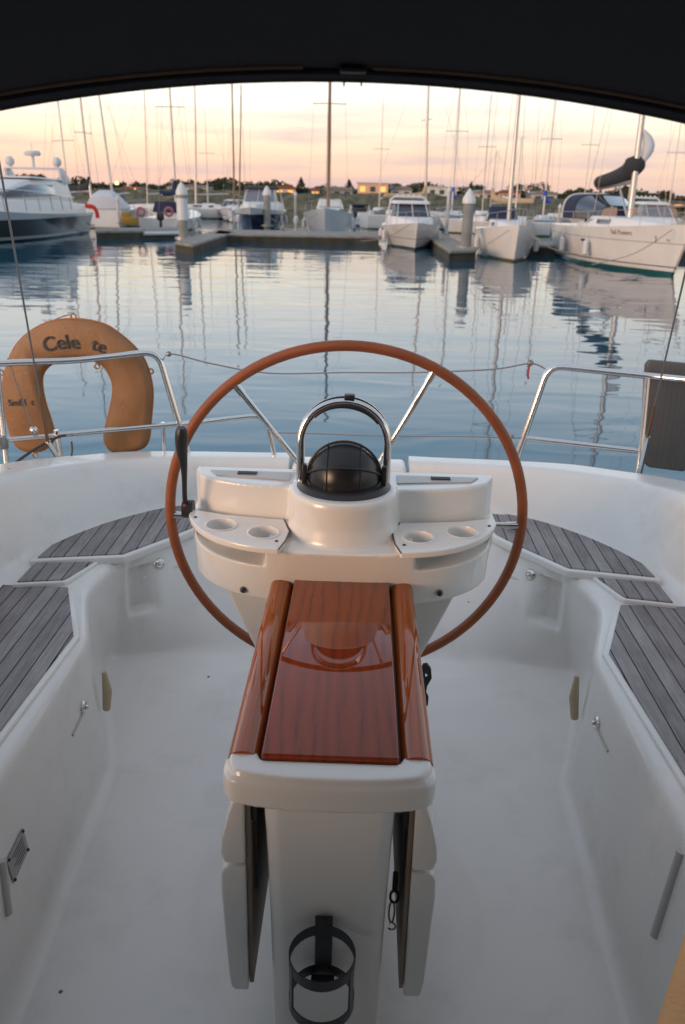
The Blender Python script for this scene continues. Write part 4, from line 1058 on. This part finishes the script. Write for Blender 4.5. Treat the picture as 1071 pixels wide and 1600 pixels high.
def sailboat(anchor, rz, L, B, fb, fs, mast, my, hm, label, cover=None, dodger=None, bimini=None, jib=None, heel=0, spread=2, mastm=None, lines=True, rail=True, cabin=True, win=True, mr=None, boomlen=.36, rake=.09, rzboom=0, name='sailing_boat', stern=.72):
    root = place(anchor, rz, L, name, label, 'sailboat', 'boats moored in the marina')
    if heel: root.rotation_euler = (0, R(heel), rz)
    h = hullmb(L, B, fb, fs, stern, rake).build('hull', hm, root, smooth=True, ang=38)
    MB().add([p for p in []], [])
    zdk = lambda t: fs+(fb-fs)*t**1.5-.10*math.sin(math.pi*t)
    mastm = mastm or alum; Y = my*L; zc = zdk(my)+.32
    if cabin:
        cb = loft([(L*.22, B*.27, B*.22, zdk(.25)-.1, zdk(.25)+.42), (L*.40, B*.29, B*.24, zdk(.4)-.1, zdk(.4)+.46), (L*.62, B*.24, B*.18, zdk(.62)-.1, zdk(.62)+.34), (L*.80, B*.11, B*.07, zdk(.8)-.1, zdk(.8)+.12)], 'coachroof', deckm, root, .05)
        if win:
            for s in (-1, 1):
                for (a, b_) in ((.30, .39), (.43, .53)):
                    za, zb = zdk(a), zdk(b_)
                    xa = s*(B*.262+.0); xb = s*(B*.262-(b_-.4)*B*.12)
                    MB().add([(xa, L*a, za+.14), (xb, L*b_, zb+.14), (xb-s*.04, L*b_, zb+.31), (xa-s*.04, L*a, za+.33)]+[(xa-s*.10, L*a, za+.14), (xb-s*.10, L*b_, zb+.14), (xb-s*.14, L*b_, zb+.31), (xa-s*.14, L*a, za+.33)],
                             [(0, 1, 2, 3), (4, 5, 6, 7), (0, 1, 5, 4), (1, 2, 6, 5), (2, 3, 7, 6), (3, 0, 4, 7)]).build('window', glassm, cb)
    r = mr or .085
    mo = MB().tube([(0, Y, zc-.3), (0, Y-.02*mast, zc+mast*.5), (0, Y-.03*mast, zc+mast)], [r, r*.9, r*.6], 10).build('mast', mastm, root, smooth=True)
    for k in range(spread):
        zz = zc+mast*((k+1)/(spread+1)+.04); wd_ = (1.05-.2*k)*B*.30
        MB().tube([(-wd_, Y-.3, zz-.02), (0, Y-.02*mast*.8, zz), (wd_, Y-.3, zz-.02)], .028, 6).build('spreader', mastm, mo)
    if lines:
        for s in (-1, 1):
            w1 = 1.0*B*.30; z1 = zc+mast*(1/(spread+1)+.04)
            MB().tube([(s*B*.40, Y-.1, zdk(my)), (s*w1, Y-.3, z1), (0, Y-.03*mast, zc+mast*.96)], .008, 4).build('shroud', wire_m, mo)
        MB().tube([(0, L*.98, zdk(1)), (0, Y-.02*mast, zc+mast*.95)], .009 if not jib else .07, 5 if not jib else 8).build('furled_headsail' if jib else 'forestay', jib or wire_m, mo, smooth=bool(jib))
        MB().tube([(0, L*.02, zdk(0)), (0, Y-.03*mast, zc+mast)], .008, 4).build('backstay', wire_m, mo)
    bl = boomlen*L; zb = zc+1.0; ca, sa = math.cos(rzboom), math.sin(rzboom)
    bp_ = lambda t, dz=0: (sa*bl*t, Y-.15-ca*bl*t, zb+dz+.12*t)
    bo = MB().tube([bp_(0), bp_(1)], .06, 8).build('boom', mastm, mo, smooth=True)
    if cover:
        pts = [bp_(-.02, 1.05), bp_(.02, .5), bp_(.10, .30), bp_(.35, .16), bp_(.7, .12), bp_(1.0, .08)]
        pts = curve_pts(pts, 4); rr = [.10+.16*math.sin(min(1, i/8)*math.pi/2)-.10*(i/len(pts)) for i in range(len(pts))]
        MB().tube(pts, rr, 10).build('sail_cover', cover, mo, smooth=True)
    if dodger:
        y0, y1 = L*.19, L*.30; z0 = zdk(.25)+.40
        loft([(y0, B*.29, B*.22, z0-.05, z0+.60), (y0+.25*(y1-y0), B*.29, B*.22, z0-.05, z0+.68), (y1, B*.25, B*.22, z0, z0+.18)], 'sprayhood', dodger, root, .09)
        loft([(y0+.35*(y1-y0), B*.285, B*.245, z0, z0+.40), (y1+.05, B*.24, B*.215, z0+.0, z0+.12)], 'clear_window', glassm, root, .02)
    if bimini:
        z0 = zdk(.1)+1.75
        loft([(L*.01, B*.33, B*.30, z0, z0+.06), (L*.07, B*.35, B*.30, z0+.05, z0+.14), (L*.17, B*.33, B*.30, z0, z0+.06)], 'bimini', bimini, root, .04)
        for s in (-1, 1): MB().tube([(s*B*.36, L*.09, zdk(.1)), (s*B*.33, L*.09, z0)], .02, 6).build('bimini_leg', steel, root)
    if rail:
        fenders(root, L, B, zdk(.4))
        rails(root, L, B, fb, fs, r=.013)
        x = B*.16
        MB().tube(curve_pts([(-x, L*.9, zdk(.9)+.6), (-x*.5, L*.99, zdk(1)+.62), (0, L*1.01, zdk(1)+.62), (x*.5, L*.99, zdk(1)+.62), (x, L*.9, zdk(.9)+.6)], 4), .018, 6).build('pulpit', railm, root, smooth=True)
    return root, mo, h
white_h = stripes_mat('hull_white_green', [(-9, (.02, .10, .09)), (.13, (.76, .75, .72)), (.27, (.03, .04, .06)), (.31, (.78, .76, .73)), (1.12, (.35, .33, .33)), (1.15, (.78, .77, .74))])
white_p = stripes_mat('hull_white_plain', [(-9, (.10, .09, .06)), (.07, (.55, .45, .12)), (.11, (.77, .76, .74))])
white_b = stripes_mat('hull_white_blue', [(-9, (.03, .06, .12)), (.16, (.60, .62, .66)), (.5, (.06, .10, .22)), (.55, (.62, .64, .68))])
bluegrey_h = stripes_mat('hull_pale_bluegrey', [(-9, (.05, .05, .06)), (.10, (.52, .56, .60))])
navy_h = stripes_mat('hull_navy', [(-9, (.008, .012, .03)), (.12, (.012, .02, .06)), (1.15, (.60, .62, .64))])
cream_h = stripes_mat('hull_cream', [(-9, (.06, .05, .04)), (.10, (.68, .66, .62)), (.50, (.28, .27, .26)), (.54, (.70, .68, .64)), (.96, (.76, .76, .76))])
grey_h = stripes_mat('hull_charcoal', [(-9, (.01, .01, .012)), (.10, (.50, .56, .56)), (.27, (.035, .037, .042)), (1.22, (.60, .66, .70))], .18, .6)
darkcov = mat('charcoal_canvas', (.030, .032, .036), .9); bluecov = mat('blue_canvas', (.02, .05, .22), .85); navyc = mat('dark_blue_canvas', (.015, .022, .06), .85)
tanc = mat('tan_canvas', (.50, .36, .22), .85); bluebr = mat('bright_blue_canvas', (.015, .09, .42), .8); purpc = mat('aubergine_canvas', (.045, .035, .06), .9)
brownm = mat('brown_mast', (.20, .13, .08), .5)

# big white yacht at the right
bow, ste = W(1058, 432), W(890, 396)
d = bow-ste; L1 = 12.4; rz = math.atan2(-d.x, d.y)
yb_, mo, hl = sailboat(('bow', 1052, 431), rz, L1, 3.9, 1.85, 1.50, 14.5, .52, white_h, 'large white sailing yacht with charcoal boom cover at the right edge', dodger=None, bimini=None, spread=2, mr=.13, boomlen=.01)
def dodg(root, y0, y1, w, z0, h, m, frame=whitem):
    """sprayhood: arched canvas top over clear panels with a white hoop"""
    hoop = lambda y, s=1.0: [(w*math.copysign(abs(math.cos(t))**.45, math.cos(t))*s, y, z0+h*abs(math.sin(t))**.6*s) for t in np.linspace(0, math.pi, 17)]
    a, b_, c_ = hoop(y0), hoop(y0+(y1-y0)*.45, .97), hoop(y1, .55)
    for ring_a, ring_b, nm, mm in ((a, b_, 'sprayhood', m), (b_, c_, 'clear_window', glassm)):
        v = ring_a+ring_b; k = len(ring_a)
        vv = v+[(x*.97, y, z-.03) for x, y, z in v]
        f = [(i, i+1, k+i+1, k+i) for i in range(k-1)]+[(2*k+i, 2*k+i+1, 3*k+i+1, 3*k+i) for i in range(k-1)]
        MB().add(vv, f).build(nm, mm, root, smooth=True, ang=60)
    MB().tube(a, .05, 8).build('hoop', frame, root, smooth=True)
    MB().tube(b_, .035, 8).build('hoop', m, root, smooth=True)
dodg(yb_, L1*.12, L1*.40, 1.35, 1.80, 1.05, navyc)
# charcoal stack-pack on the boom, its front end standing tall at the mast
bc = curve_pts([(.0, L1*.52-.12, 4.30), (-.02, L1*.52-.25, 4.05), (-.0, L1*.52-.5, 3.85), (.0, L1*.52-1.1, 3.68), (.0, L1*.52-2.4, 3.50), (0, L1*.52-4.2, 3.35)], 5)
MB().tube(bc, [.12+.36*math.sin(min(1, i/6)*math.pi/2)-.008*i for i in range(len(bc))], 12).build('boom_cover', darkcov, mo, smooth=True)
MB().tube(curve_pts([(-.1, L1*.52-.05, 5.3), (-.42, L1*.52-.1, 4.7), (-.22, L1*.52-.15, 4.0)], 5), [.04, .08, .13, .18, .22, .24, .24, .20, .15, .10, .05], 10).build('white_sail_flake', mat('sailcloth', (.55, .58, .62), .8), mo, smooth=True)
MB().tube([(0, L1*.52, 3.35), (0, L1*.52-4.3, 3.1)], .09, 8).build('boom', alum, mo, smooth=True)
MB().tube([(0, L1*.52-.0, 1.7), (0, L1*.52-1.7, 3.2)], .05, 8).build('kicking_strut', alum, mo, smooth=True)
for t0, t1 in ((.30, .36), (.52, .58)):
    for s in (-1, 1): pass
def hull_text(root, L, body, size, tm_, z, x, m_, side, parent):
    me = text_mesh(body, size, .01)
    for v_ in me.vertices:
        a, b_, c_ = v_.co
        v_.co = Vector((side*(x+c_), tm_*L-side*-1*a*(-1) if False else tm_*L+side*a, z+b_))
    return link('boat_name', me, m_, parent)
# portlights and name on the side facing the camera (its own starboard or port side)
side = 1 if (yb_.matrix_world.to_3x3() @ Vector((1, 0, 0))).x < 0 else -1
from mathutils.bvhtree import BVHTree
b0 = bmesh.new(); b0.from_mesh(hl.data); bv_ = BVHTree.FromBMesh(b0); b0.free()
side = -1 if math.cos(rz) > 0 else 1     # heading towards the camera: local +X is to the left
def on_hull(y, z):
    l_, n__, i_, d_ = bv_.ray_cast(Vector((side*6, y, z)), Vector((-side, 0, 0))); return l_
for t_ in (.27, .49):
    q = on_hull(L1*t_, 1.0)
    MB().ball((q.x, q.y, q.z), .3, 14, (.08, 1, .22)).build('portlight', glassm, hl, smooth=True)
def letters(body, size, y, z, m_, slant=0):
    me = text_mesh(body, size, .004)
    for v_ in me.vertices:
        a, b_, c_ = v_.co; a += slant*b_
        q = on_hull(y+a, z+b_)      # heading towards us the bow is to the right, so +a reads left to right
        v_.co = Vector((q.x+side*(.006+c_), y+a, z+b_))
    return link('painted_name', me, m_, hl)
letters('Sail Powers', .26, L1*.74, 1.42, mat('red_script', (.33, .19, .16), .6), .25)
letters('I', .34, L1*.875, 1.25, mat('hull_grey_mark', (.12, .11, .11), .6), .2)
letters('46', .16, L1*.915, 1.25, mat('hull_faint_mark', (.33, .31, .30), .6))

# white sloop bow-on, right of the thick pile
sailboat(('bow', 803, 409), R(177), 9.5, 2.9, 1.55, 1.15, 13.0, .55, white_p, 'white sloop lying bow towards us just right of the thick grey pile', cover=None, spread=1, jib=None, mr=.10, dodger=navyc)
sailboat((.5, 800, 372), R(182), 9, 2.8, 1.2, 1.0, 5.2, .55, white_p, 'small pale ketch with short thin mast behind the white sloop', spread=0, mr=.06, rail=False, boomlen=.3)
# tan folded sail in front of the scrub, beside that sloop
sailboat((.5, 771, 366), R(75), 8.5, 2.8, 1.1, .95, 4.5, .55, white_p, 'low yacht with tan sail cover behind the white sloop', cover=tanc, spread=0, mr=.06, rail=False)
sailboat((.5, 846, 363), R(160), 8.2, 2.7, 1.1, .95, 11.0, .5, white_b, 'small pale blue yacht with furled blue sail beyond the right pontoon', cover=bluebr, spread=1, mr=.08, dodger=None)
sailboat((.5, 655, 358), R(-70), 10, 3.2, 1.3, 1.1, 13.0, .55, white_p, 'yacht with tan mainsail bunched at its mast behind the cream cruiser', cover=tanc, spread=1, mr=.12)
sailboat((.5, 705, 357), R(170), 9.5, 3.0, 1.25, 1.05, 12.0, .55, white_b, 'yacht with bright blue boom cover left of the thick grey pile', cover=bluebr, spread=1, mr=.09)
sailboat(('bow', 508, 368), R(180), 10.5, 3.6, 1.75, 1.2, 12.5, .52, bluegrey_h, 'pale grey motorsailer with thick brown mast facing us in the middle', spread=1, mastm=brownm, mr=.13, dodger=deckm)
sailboat(('stern', 248, 362), R(-3), 9.5, 3.2, 1.25, .85, 12.5, .5, white_p, 'white sailing boat seen from its stern with pink lifebuoys left of the white sleeved pile', cover=navyc, bimini=None, spread=1, mr=.09, dodger=navyc, stern=.9)
sailboat((.5, 307, 341), R(100), 9, 2.8, 1.2, 1.0, 13.5, .5, white_p, 'small white yacht right behind the white sleeved pile', spread=1, mr=.10, rail=False)
sailboat((.5, 367, 344), R(178), 9, 2.8, 1.2, 1.0, 12.0, .5, white_b, 'yacht whose dark mast rises behind the navy cruiser', spread=0, mr=.09, mastm=brownm, rail=False)
sailboat((.5, 374, 346), R(178), 8, 2.6, 1.1, .9, 10.5, .5, white_p, 'yacht with slightly leaning thin mast behind the navy cruiser', spread=0, heel=-2, mr=.07, mastm=brownm, rail=False)
sailboat((.5, 147, 352), R(-112), 10, 3.1, 1.3, 1.1, 13.5, .5, white_p, 'yacht with charcoal sail cover behind the big motor yacht', cover=darkcov, spread=2, mr=.10, rzboom=.0, boomlen=.30)
sailboat((.5, 183, 352), R(172), 8.5, 2.7, 1.1, .95, 12.0, .5, white_p, 'yacht with a mast leaning left beside the white covered boat', spread=0, mr=.09, heel=5, rail=False)
sailboat((.5, 112, 350), R(175), 9.5, 2.8, 1.2, 1.0, 12.5, .5, white_b, 'yacht with thin mast rising behind the motor yacht radar arch', spread=2, mr=.07, heel=2, rail=False)
FARB = [(232, 341, 12, 'left of the stern facing boat mast'), (326, 338, 11, 'between the white sleeved pile and the navy cruiser'),         (592, 345, 12, 'left of the cream cruiser'), (752, 352, 13, 'right of the thick grey pile'), (908, 354, 13, 'left of the dark boom cover'),
        (975, 358, 12, 'under the dark boom cover'), (1040, 362, 12, 'right of the big white yacht mast')]
for k, (u, v, mh, where) in enumerate(FARB):
    sailboat((.5, u, v), R(random.choice([172, 5, 95, 185])), 9, 2.8, 1.15, .95, mh-1.5+random.uniform(-1, 1), .5, [white_p, white_b, bluegrey_h][k % 3], 'distant yacht with thin bare mast '+where, spread=1, mr=.055, rail=False, win=False, boomlen=.3, lines=(k % 3 == 0))

def cruiser(anchor, rz, L, B, fb, fs, hm, label, flare=.80, ws=glassm, top=None, arch=True, hcab=1.0, roof=True, rail=True, tarp=None, name='motor_cruiser', rake=.14):
    root = place(anchor, rz, L, name, label, 'motorboat', 'boats moored in the marina')
    hullmb(L, B, fb, fs, .88, rake, flare).build('hull', hm, root, smooth=True, ang=38)
    z = fs+(fb-fs)*.35
    up_ = tarp or deckm
    loft([(L*.05, B*.42, B*.40, z-.2, z+.35*hcab), (L*.40, B*.42, B*.36, z-.2, z+.50*hcab), (L*.62, B*.36, B*.28, z-.1, z+.45*hcab), (L*.88, B*.12, B*.08, z+.05, z+.30*hcab)], 'cabin', up_, root, .10)
    if not tarp:
        loft([(L*.34, B*.36, B*.30, z+.35*hcab, z+1.25*hcab), (L*.44, B*.355, B*.29, z+.35*hcab, z+1.22*hcab), (L*.58, B*.30, B*.25, z+.35*hcab, z+.48*hcab)], 'windscreen', ws, root, .05)
        for x in (-.33, 0, .33):
            MB().tube([(x*B*.8, L*.585, z+.47*hcab), (x*B*.72, L*.445, z+1.24*hcab)], .025, 6).build('screen_frame', whitem, root)
        if roof:
            loft([(L*.10, B*.34, B*.30, z+1.18*hcab, z+1.32*hcab), (L*.30, B*.36, B*.32, z+1.26*hcab, z+1.42*hcab), (L*.46, B*.30, B*.26, z+1.20*hcab, z+1.32*hcab)], 'roof', top or deckm, root, .05)
            for s in (-1, 1): MB().tube([(s*B*.40, L*.10, z+.2), (s*B*.33, L*.14, z+1.25*hcab)], .05, 8).build('roof_pillar', whitem, root, smooth=True)
    else:
        loft([(L*.03, B*.46, B*.26, z, z+.95), (L*.2, B*.46, B*.18, z, z+1.25), (L*.35, B*.46, B*.22, z, z+1.0), (L*.62, B*.40, B*.1, z, z+.9), (L*.9, B*.14, B*.05, z+.1, z+.5)], 'tarpaulin', tarp, root, .12)
    if arch:
        pts = [(s, L*.12, q) for s, q in ((-B*.36, z+.3), (-B*.33, z+1.45*hcab), (-B*.26, z+1.66*hcab), (B*.26, z+1.66*hcab), (B*.33, z+1.45*hcab), (B*.36, z+.3))]
        ar = MB().tube(pts, .06, 8).build('radar_arch', whitem, root, smooth=True)
        for k in range(5): MB().ball((B*(-.2+.1*k), L*.12, z+1.75*hcab), .07, 8).build('arch_light', whitem, ar, smooth=True)
    if rail: fenders(root, L, B, z*.95)
    if rail: rails(root, L, B*.97, fb, fs, h=.55, y0=.45, y1=1.0, n=6)
    return root
cruiser(('bow', 650, 391), R(181), 9.5, 3.15, 1.35, 1.05, cream_h, 'cream motor cruiser with dark blue windscreen facing us', roof=True, hcab=.84, ws=mat('blue_screen', (.022, .034, .06), .4))
cruiser(('bow', 394, 362), R(180), 10, 3.6, 1.62, 1.35, navy_h, 'navy hulled cruiser with white upperworks facing us', flare=.93, hcab=1.15, ws=mat('grey_screen', (.16, .17, .20), .3), top=darkcov, arch=False)
wb = cruiser(('stern', 163, 357), R(5), 8, 2.9, 1.4, 1.2, white_p, 'small boat under a white tarpaulin beside the motor yacht stern', tarp=mat('white_tarp', (.55, .58, .64), .8, bump=.5, bscale=3), arch=False, rail=False)
cruiser(('stern', 564, 354), R(8), 6, 2.3, .95, .85, white_b, 'small white runabout with black outboard right of the motorsailer', hcab=.7, top=darkcov, arch=False, rail=False)
cruiser(('bow', 585, 352), R(140), 3.5, 1.6, .55, .5, white_p, 'tiny pale dinghy right of the runabout', tarp=mat('khaki_tarp', (.22, .21, .17), .8), arch=False, rail=False, hcab=.25, name='dinghy')
cruiser(('bow', 341, 343), R(165), 6.5, 2.2, 1.0, .85, white_b, 'small white motorboat left of the navy cruiser', hcab=.7, arch=False, rail=False)
cruiser((.5, 900, 362), R(95), 7, 2.7, 1.2, 1.1, cream_h, 'cream launch with dark blue awning behind the white yacht stern', top=navyc, arch=False, rail=False)
cruiser(('bow', 1048, 383), R(178), 9, 3.1, 1.3, 1.1, cream_h, 'grey screened cruiser behind the big white yacht bow', ws=mat('grey_screen', (.16, .17, .20), .3), arch=True)
cruiser((.4, 985, 366), R(88), 9, 3, 1.2, 1.1, white_p, 'boat under a brown tarpaulin behind the big white yacht', tarp=mat('brown_tarp', (.35, .22, .15), .8), arch=False, rail=False)
def outboard(u, v, y, label):
    q = P(u, v, y=y)
    r_ = thing('outboard_motor', label, 'outboard', (q.x, y, q.z), 0)
    MB().box((0, 0, 0), (.42, .5, .5)).build('cowl', blackp, r_, bevel=.10, bseg=3)
    MB().box((0, 0, -.55), (.16, .25, .75)).build('shaft', blackp, r_, bevel=.04)
outboard(555, 334, W(560, 355).y-.5, 'black outboard motor on the runabout stern')
outboard(251, 338, W(248, 363).y-.4, 'dark outboard motor on the stern of the boat with pink lifebuoys')
for u, lb in ((220, 'pink lifebuoy on the left stern corner of the stern facing boat'), (264, 'pink lifebuoy on the right stern corner of the stern facing boat')):
    q = P(u, 331, y=W(248, 362).y-.25)
    lr = MB().tube([q+Vector((.25*math.cos(t_), 0, .25*math.sin(t_))) for t_ in np.linspace(0, 2*math.pi, 19)[:-1]], .085, 8, closed=True).build('lifebuoy', mat('pink_buoy', (.42, .13, .16), .6), None, smooth=True)
    tag(lr, lb, 'lifebuoy', 'pink lifebuoys')
q = P(146, 328, y=W(150, 362).y+.6)
en = MB().tube(curve_pts([q+Vector((-.5, 0, .25)), q+Vector((0, 0, .18)), q+Vector((.2, 0, -.1)), q+Vector((.25, 0, -.5))], 5), .13, 8).build('red_ensign', mat('red_cloth', (.50, .03, .02), .8), None, smooth=True)
tag(en, 'furled red flag at the stern of the motor yacht', 'flag')

# the big motor yacht at the left, bow out of the frame towards us
LM, BM = 17.5, 4.7
my_ = thing('motor_yacht', 'large white motor yacht with charcoal hull and radar arch at the left edge', 'motor yacht', (W(150, 364).x-2.2, W(150, 364).y, WL), R(180.5), 'boats moored in the marina')
my_.scale = (1, 1, .88)
hullmb(LM, BM, 1.95, 1.40, .92, .16, .86).build('hull', grey_h, my_, smooth=True, ang=38)
loft([(1.2, 2.15, 2.05, 1.2, 1.95), (6, 2.2, 2.05, 1.2, 2.25), (11, 2.0, 1.6, 1.3, 2.3), (15.5, .7, .4, 1.6, 2.05)], 'deckhouse', deckm, my_, .12)
loft([(2.6, 1.85, 1.6, 2.0, 3.15), (5, 1.9, 1.6, 2.1, 3.45), (8.5, 1.75, 1.35, 2.2, 3.35), (11.8, 1.2, .9, 2.2, 2.45)], 'saloon', deckm, my_, .15)
loft([(5.6, 1.93, 1.70, 2.55, 3.10), (8.5, 1.83, 1.52, 2.5, 3.08), (11.3, 1.36, 1.2, 2.42, 2.62)], 'side_window', glassm, my_, .03)
loft([(2.2, 1.7, 1.6, 3.35, 3.45), (8.0, 1.6, 1.4, 3.45, 3.55)], 'flybridge_deck', deckm, my_, .04)
loft([(0, 2.2, 2.1, .45, .60), (-1.0, 2.0, 1.9, .45, .60)], 'swim_platform', deckm, my_, .06)
ar = MB()
for s in (-1, 1):
    ar.prism([(2.0, 3.2), (3.6, 3.2), (3.9, 4.05), (3.2, 4.15)], s*1.55-.09, s*1.55+.09, axis='x')
ar.box((0, 3.5, 4.1), (3.2, .7, .12))
arch_ = ar.build('radar_arch', whitem, my_, bevel=.05)
for x, y, z, r_ in ((-1.35, 3.5, 4.5, .27), (1.35, 3.5, 4.5, .27)):
    MB().ball((x, y, z), r_, 14, (1, 1, 1.15)).lathe([(.001, 4.1), (.1, 4.1), (.1, 4.4), (.001, 4.4)], c=(x, y, 0), n=10).build('radome', whitem, arch_, smooth=True)
MB().lathe([(.001, 4.85), (.42, 4.85), (.48, 5.0), (.40, 5.14), (.001, 5.15)], c=(0, 3.5, 0), n=20).build('radar_dome', whitem, arch_, smooth=True)
MB().tube([(0, 3.5, 4.1), (0, 3.5, 4.9)], .09, 8).tube([(0, 3.5, 5.1), (0, 3.5, 5.6)], .02, 6).build('radar_mast', whitem, arch_, smooth=True)
for s in (-1, 1):
    rl = MB().tube(curve_pts([(s*2.2, 3.6, 2.35), (s*2.3, 7, 2.55), (s*2.1, 11, 2.75), (s*1.3, 14.5, 2.85), (s*.3, 17, 2.9)], 4), .028, 6).build('bow_rail', steel, my_, smooth=True)
    for y_, z_, x_ in ((4.6, 2.4, 2.24), (6.2, 2.5, 2.28), (7.8, 2.57, 2.28), (9.4, 2.66, 2.2), (11, 2.75, 2.1), (12.8, 2.8, 1.75)):
        MB().tube([(s*x_, y_-.25, 1.65), (s*x_, y_, z_)], .022, 6).build('stanchion', steel, rl)
MB().ball((2.55, -.3, .35), .5, 16, (.8, 1.3, .5)).build('white_fender', whitem, my_, smooth=True)
